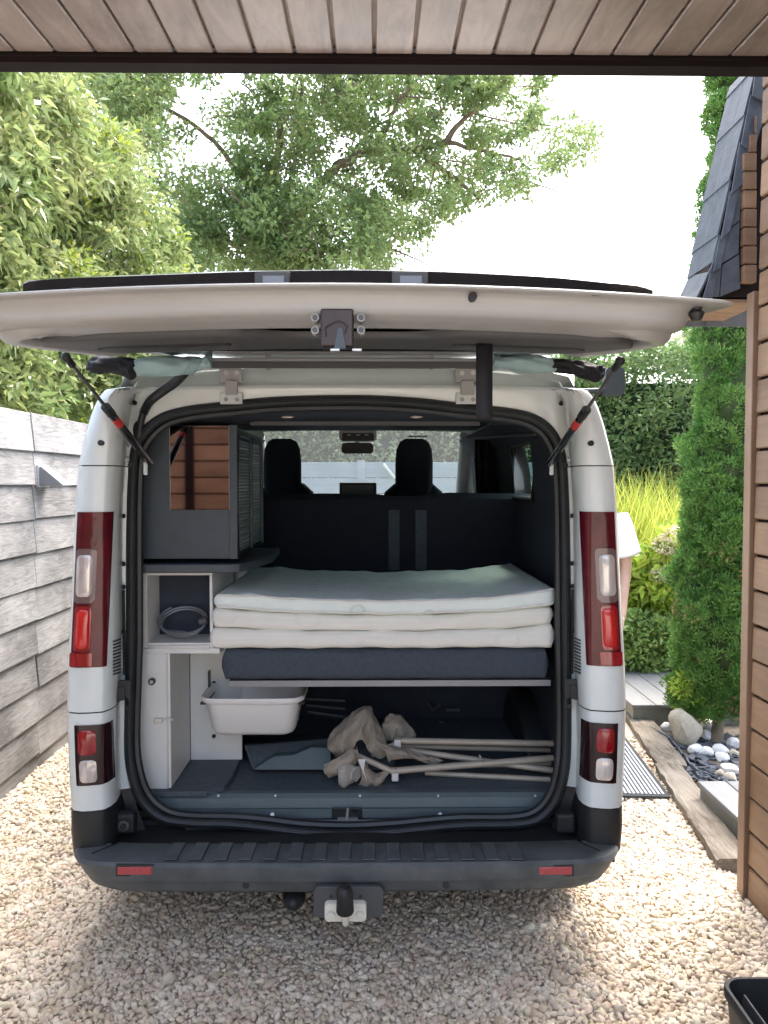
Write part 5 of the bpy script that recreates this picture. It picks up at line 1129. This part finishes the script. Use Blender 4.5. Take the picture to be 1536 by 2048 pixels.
for x, y in poly_pts([(330, 380), (800, 380), (790, 540), (330, 540)], 90): C.append(at(x, y, random.uniform(10.8, 13.5))[:]); rad.append(random.uniform(.25, .5))
for x, y in poly_pts([(150, 140), (330, 140), (300, 330), (230, 270)], 40): C.append(at(x, y, random.uniform(10.5, 13))[:]); rad.append(random.uniform(.25, .5))
C = np.array(C); rad = np.array(rad); V, Fc = clump_leaves(C, rad, 105, .10, .054, up=-.1, droop=.1)
np_mesh('crown', V, Fc, L_OAK, oak)
mb = MB()
for i in range(0, len(C), 3):
    c_ = Vector(C[i]); e_ = c_ + Vector((random.gauss(0, .5), random.gauss(0, .3), random.gauss(-.1, .4))); mb.tube([c_, c_.lerp(e_, .5) + Vector((0, 0, .05)), e_], [.016, .011, .006], 5)
tag(mb.build('twigs', BARK, oak), kind='stuff')
# left evergreen shrub overhanging the wall
shb = tree('evergreen_shrub', (-2.9, 5.8, 0), 'large bright green evergreen shrub rising above the silver board wall', 'shrub')
SPoly = [(-260, 60), (60, 100), (130, 165), (170, 230), (235, 260), (265, 330), (325, 430), (355, 520), (350, 600), (330, 760), (165, 840), (60, 838), (-260, 800)]
C = []; rad = []; tipc = []
for x, y in poly_pts(SPoly, 780):
    t = max(0, min(1, x / 345)); Y = lerp(4.7, 7.0, t) + random.uniform(0, 1.5); p = at(x, y, Y)
    if p.z < 2.2 and p.x > XW - .2 and y < 825: 
        if p.z < 2.12: continue
    if p.x > XW + .30 and p.z < 2.6: continue
    C.append(p[:]); rad.append(random.uniform(.12, .28) * (.8 + .3 * t))
C = np.array(C); rad = np.array(rad)
V1, F1 = clump_leaves(C, rad, 100, .088, .037, up=.05, droop=.22, fold=.2)
np_mesh('crown', V1, F1, L_SHRUB, shb)
lm = leafmat('young_leaf', (.30, .40, .035), (.47, .53, .06), 4, .45)
k = [i for i in range(len(C)) if proj(C[i]) > 120 and random.random() < .22]
V2, F2 = clump_leaves(C[k], rad[k] * 1.1, 45, .075, .034, up=.4, droop=.05); np_mesh('young_shoots', V2, F2, lm, shb)
mb = MB()
for i in range(0, len(C), 3):
    c_ = Vector(C[i]); e_ = c_ + Vector((random.gauss(.05, .16), random.gauss(-.1, .16), random.gauss(.05, .2))); mb.tube([c_, c_.lerp(e_, .5) + Vector((.01, 0, .03)), e_], [.005, .004, .002], 4)
for k_ in range(7):
    x_ = -2.5 - .25 * k_ * .5; y_ = 5 + .5 * k_; mb.tube(smooth_path([(x_, y_, 0), (x_ - .05, y_ + .05, 1.2), (x_ + random.uniform(-.3, .3), y_ + .1, 2.4), (x_ + random.uniform(-.4, .5), y_ + .2, 3.6)], 4), [.035 - .0022 * i for i in range(13)], 6)
tag(mb.build('stems', TWIG, shb), kind='stuff')
# conifer column
YK = 5.05; kx = at(1438, 1480, YK).x
con = tree('columnar_conifer', (kx, YK, 0), 'tall narrow green conifer beside the cladding wall corner', 'tree')
MB().tube([atz(1432, 1492) , at(1438, 1430, YK), at(1445, 1300, YK), (kx + .03, YK, 2.5), (kx + .04, YK, 4.3)], [.042, .035, .03, .022, .01], 10).build('trunk', BARK, con)
C = []; rad = []; dirs = []
ztop = 4.9
def con_sec(z):
    yimg = 966 + (CAMH - z) / YK * F
    half = interp(yimg, [100, 200, 300, 350, 650, 800, 1000, 1180, 1260, 1350, 1420, 1470], [30, 44, 52, 58, 74, 76, 84, 92, 92, 84, 74, 46]) / F * YK
    return half, at(interp(yimg, [100, 350, 650, 1000, 1200, 1470], [1452, 1464, 1464, 1460, 1455, 1436]), 1000, YK).x
def con_r(z, a_): return 1 + .16 * math.sin(z * 8 + a_ * 2) + .13 * math.sin(z * 15 - a_ * 3) + .09 * math.sin(z * 27 + a_ * 4)
core_ = []
for z in np.linspace(.30, 4.8, 60):
    h_, cx_ = con_sec(z); core_.append([(cx_ + h_ * .66 * con_r(z, a_) * math.cos(a_), YK + h_ * .6 * con_r(z, a_) * math.sin(a_), z) for a_ in np.linspace(0, 2 * math.pi, 25)[:-1]])
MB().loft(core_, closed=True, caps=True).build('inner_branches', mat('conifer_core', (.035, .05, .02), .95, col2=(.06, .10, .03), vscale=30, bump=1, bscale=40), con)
for i in range(2600):
    z = random.uniform(.17, ztop) if i % 4 else random.uniform(.17, 1.7); a_ = random.uniform(0, 2 * math.pi)
    half, cx_ = con_sec(z); rr_ = half * random.uniform(.72, .98) * con_r(z, a_)
    C.append((cx_ + rr_ * math.cos(a_), YK + rr_ * .92 * math.sin(a_), z)); dirs.append((math.cos(a_), math.sin(a_), .9)); rad.append(random.uniform(.03, .062))
C = np.array(C); rad = np.array(rad); dirs = unit(np.array(dirs)); per = 85; idx = np.repeat(np.arange(len(C)), per); n = len(idx)
d = unit(rng.normal(size=(n, 3)) + dirs[idx] * .9); P = C[idx] + d * (rad[idx] * rng.random(n) ** .5)[:, None]
V, Fc = leaves(P, unit(d + np.array([0, 0, .5])), rng.uniform(.016, .034, n), rng.uniform(.007, .013, n), .2)
np_mesh('crown', V, Fc, L_THUJA, con)
k = rng.choice(np.where((C[:, 2] < 1.6))[0], 60); idx = np.repeat(k, 40); d = unit(rng.normal(size=(len(idx), 3))); V, Fc = leaves(C[idx] + d * .04, d, rng.uniform(.02, .04, len(idx)), rng.uniform(.006, .011, len(idx))); np_mesh('brown_sprays', V, Fc, mat('brown_spray', (.30, .17, .08), .8, island=.3), con)
# little lime shrub at the conifer foot
def bush(name, lab, cat_, pts, rads, per, L_, W_, m, loc, grp=None, up=.3, shell=.3, extra=None):
    o_ = tree(name, loc, lab, cat_, grp); V, Fc = clump_leaves(np.array([p[:] for p in pts]), np.array(rads), per, L_, W_, up=up, shell=shell); np_mesh('foliage', V, Fc, m, o_)
    mb = MB()
    for p in pts[::max(1, len(pts) // 14)]: mb.tube([Vector((loc[0] + random.uniform(-.06, .06), loc[1], 0)), Vector(loc).lerp(Vector(p), .5) + Vector((0, 0, .03)), Vector(p)], [.012, .009, .004], 5)
    tag(mb.build('stems', TWIG, o_), kind='stuff'); return o_
pts = [at(x, y, random.uniform(4.95, 5.25)) for x, y in poly_pts([(1350, 1420), (1352, 1370), (1372, 1350), (1400, 1380), (1405, 1432)], 34)]
bush('small_shrub', 'small lime green shrub at the foot of the conifer', 'shrub', pts, [.05] * len(pts), 60, .045, .012, L_LIME, tuple(atz(1380, 1445)))
# rounded lime bush and darker bush
pts = [at(x, y, random.uniform(6.5, 7.1)) for x, y in poly_pts([(1225, 1140), (1290, 1120), (1345, 1135), (1390, 1160), (1395, 1250), (1330, 1255), (1225, 1250)], 190)]
bush('lime_shrub', 'bright yellow green shrub mound behind the deck', 'shrub', pts, [.10] * len(pts), 90, .06, .026, L_LIME, (at(1300, 1200, 6.9).x, 6.9, 0))
pts = [at(x, y, random.uniform(6.25, 6.8)) for x, y in poly_pts([(1225, 1235), (1395, 1235), (1400, 1350), (1225, 1345)], 230)]
bush('dark_shrub', 'dark green glossy shrub at the back edge of deck', 'shrub', pts, [.09] * len(pts), 75, .065, .03, L_DARKB, (at(1300, 1300, 6.6).x, 6.6, 0))
# tall grasses
og = tree('ornamental_grass', (at(1290, 1000, 7.6).x, 7.6, 0), 'tall yellow green ornamental grass clump behind the shrubs', 'grass')
n = 5200; gx = rng.uniform(1.35, 3.6, n); gy = rng.uniform(7.0, 8.1, n); hgt = rng.uniform(1.25, 2.0, n) * (1 - .12 * (gx < 1.8)); lean = rng.normal(size=(n, 2)) * .22; cv = rng.uniform(.05, .5, n)
ts = np.linspace(0, 1, 6); w0 = rng.uniform(.006, .013, n); phi = rng.uniform(0, 3.14, n)
pos = []
for t in ts:
    c_ = np.stack([gx + lean[:, 0] * t * hgt + lean[:, 0] * cv * 2.2 * t ** 3, gy + lean[:, 1] * t * hgt + lean[:, 1] * cv * 2 * t ** 3, hgt * (t - cv * .35 * t ** 3)], 1); ww = (w0 * (1 - t ** 2 * .95))[:, None] * np.stack([np.cos(phi), np.sin(phi), np.zeros(n)], 1)
    pos += [c_ - ww, c_ + ww]
V = np.stack(pos, 1).reshape(-1, 3); base = (np.arange(n) * 12)[:, None, None]; q = np.array([[2 * i, 2 * i + 1, 2 * i + 3, 2 * i + 2] for i in range(5)])[None]; np_mesh('blades', V, (base + q).reshape(-1, 4), L_GRASS, og)
# hydrangea
hy = tree('hydrangea', (at(1335, 1150, 6.9).x, 6.9, 0), 'hydrangea with fading cream pink flower heads beside the conifer', 'shrub')
heads = [(1330, 1090, 30), (1352, 1070, 30), (1345, 1110, 26), (1365, 1095, 28), (1325, 1112, 22), (1362, 1130, 26), (1372, 1060, 24), (1322, 1148, 26), (1345, 1140, 22), (1378, 1120, 24)]
C = []
for x, y, s_ in heads:
    c_ = np.array(at(x, y, random.uniform(6.2, 6.45))[:]); r_ = s_ / F * 6.3 * .8; d = unit(rng.normal(size=(240, 3))); C.append(c_); V, Fc = leaves(c_ + d * r_ * np.array([1, 1, .75]) * rng.uniform(.75, 1, (240, 1)), unit(d + rng.normal(size=(240, 3)) * .8), rng.uniform(.018, .03, 240), rng.uniform(.018, .028, 240)); np_mesh('flower_head', V, Fc, PETAL, hy)
C = np.array(C); V, Fc = clump_leaves(C + np.array([0, .12, -.08]), np.full(len(C), .17), 110, .10, .06, up=.2); np_mesh('foliage', V, Fc, L_LIME, hy)
MB().tube([(hy.location.x, 6.7, 0), (hy.location.x, 6.6, .6), tuple(C[2])], [.015, .012, .006], 6).build('stems', TWIG, hy)
# laurel hedge on the right, and the greenery beyond the fence
def hedge(name, lab, x0, x1, y0, y1, z1, n, L_, W_, m, rough=.12):
    o_ = tree(name, ((x0 + x1) / 2, (y0 + y1) / 2, 0), lab, 'hedge'); n1 = int(n * .75)
    X = rng.uniform(x0, x1, n); Z = rng.uniform(0, z1, n); Y = y0 + np.abs(rng.normal(0, rough, n)) + .12 * np.sin(X * 3.1 + Z * 2.3) + .08 * np.sin(X * 7.7 - Z * 5.1); top = rng.random(n) < .2; Z[top] = z1 - np.abs(rng.normal(0, .12, top.sum())) + .1 * np.sin(X[top] * 4); Y[top] = rng.uniform(y0, y1, top.sum())
    sidep = rng.random(n) < .12; X[sidep] = x0 + np.abs(rng.normal(0, .1, sidep.sum())); Y[sidep] = rng.uniform(y0, y1, sidep.sum())
    D = unit(np.column_stack([rng.normal(0, .6, n), rng.normal(-.5, .5, n), rng.normal(.35, .5, n)])); V, Fc = leaves(np.column_stack([X, Y, Z]), D, L_ * rng.uniform(.6, 1.2, n), W_ * rng.uniform(.7, 1.2, n), .2, .15); np_mesh('foliage', V, Fc, m, o_)
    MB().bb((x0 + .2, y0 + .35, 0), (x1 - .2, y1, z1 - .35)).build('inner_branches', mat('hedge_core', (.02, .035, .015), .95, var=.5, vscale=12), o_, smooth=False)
hedge('laurel_hedge', 'tall glossy laurel hedge behind the ornamental grass', 2.25, 5.4, 8.9, 10.1, 3.25, 26000, .088, .042, L_HEDGE)
hedge('field_hedge', 'soft light green hedge beyond the grey fence', -7, 3.2, 11.5, 12.6, 3.3, 26000, .10, .055, L_FAR)
# small pale tree behind the laurel
bt = tree('background_tree', (at(1372, 660, 14).x, 14, 0), 'pale distant tree above the laurel hedge', 'tree')
C = np.array([at(x, y, random.uniform(13.5, 14.5))[:] for x, y in poly_pts([(1340, 700), (1355, 665), (1385, 640), (1430, 650), (1440, 720), (1340, 730)], 26)]); V, Fc = clump_leaves(C, np.full(len(C), .3), 100, .09, .05); np_mesh('crown', V, Fc, L_FAR, bt)
MB().tube([(bt.location.x, 14, 0), (bt.location.x + .1, 14, 2), tuple(C[0])], [.12, .1, .04], 8).build('trunk', BARK, bt)
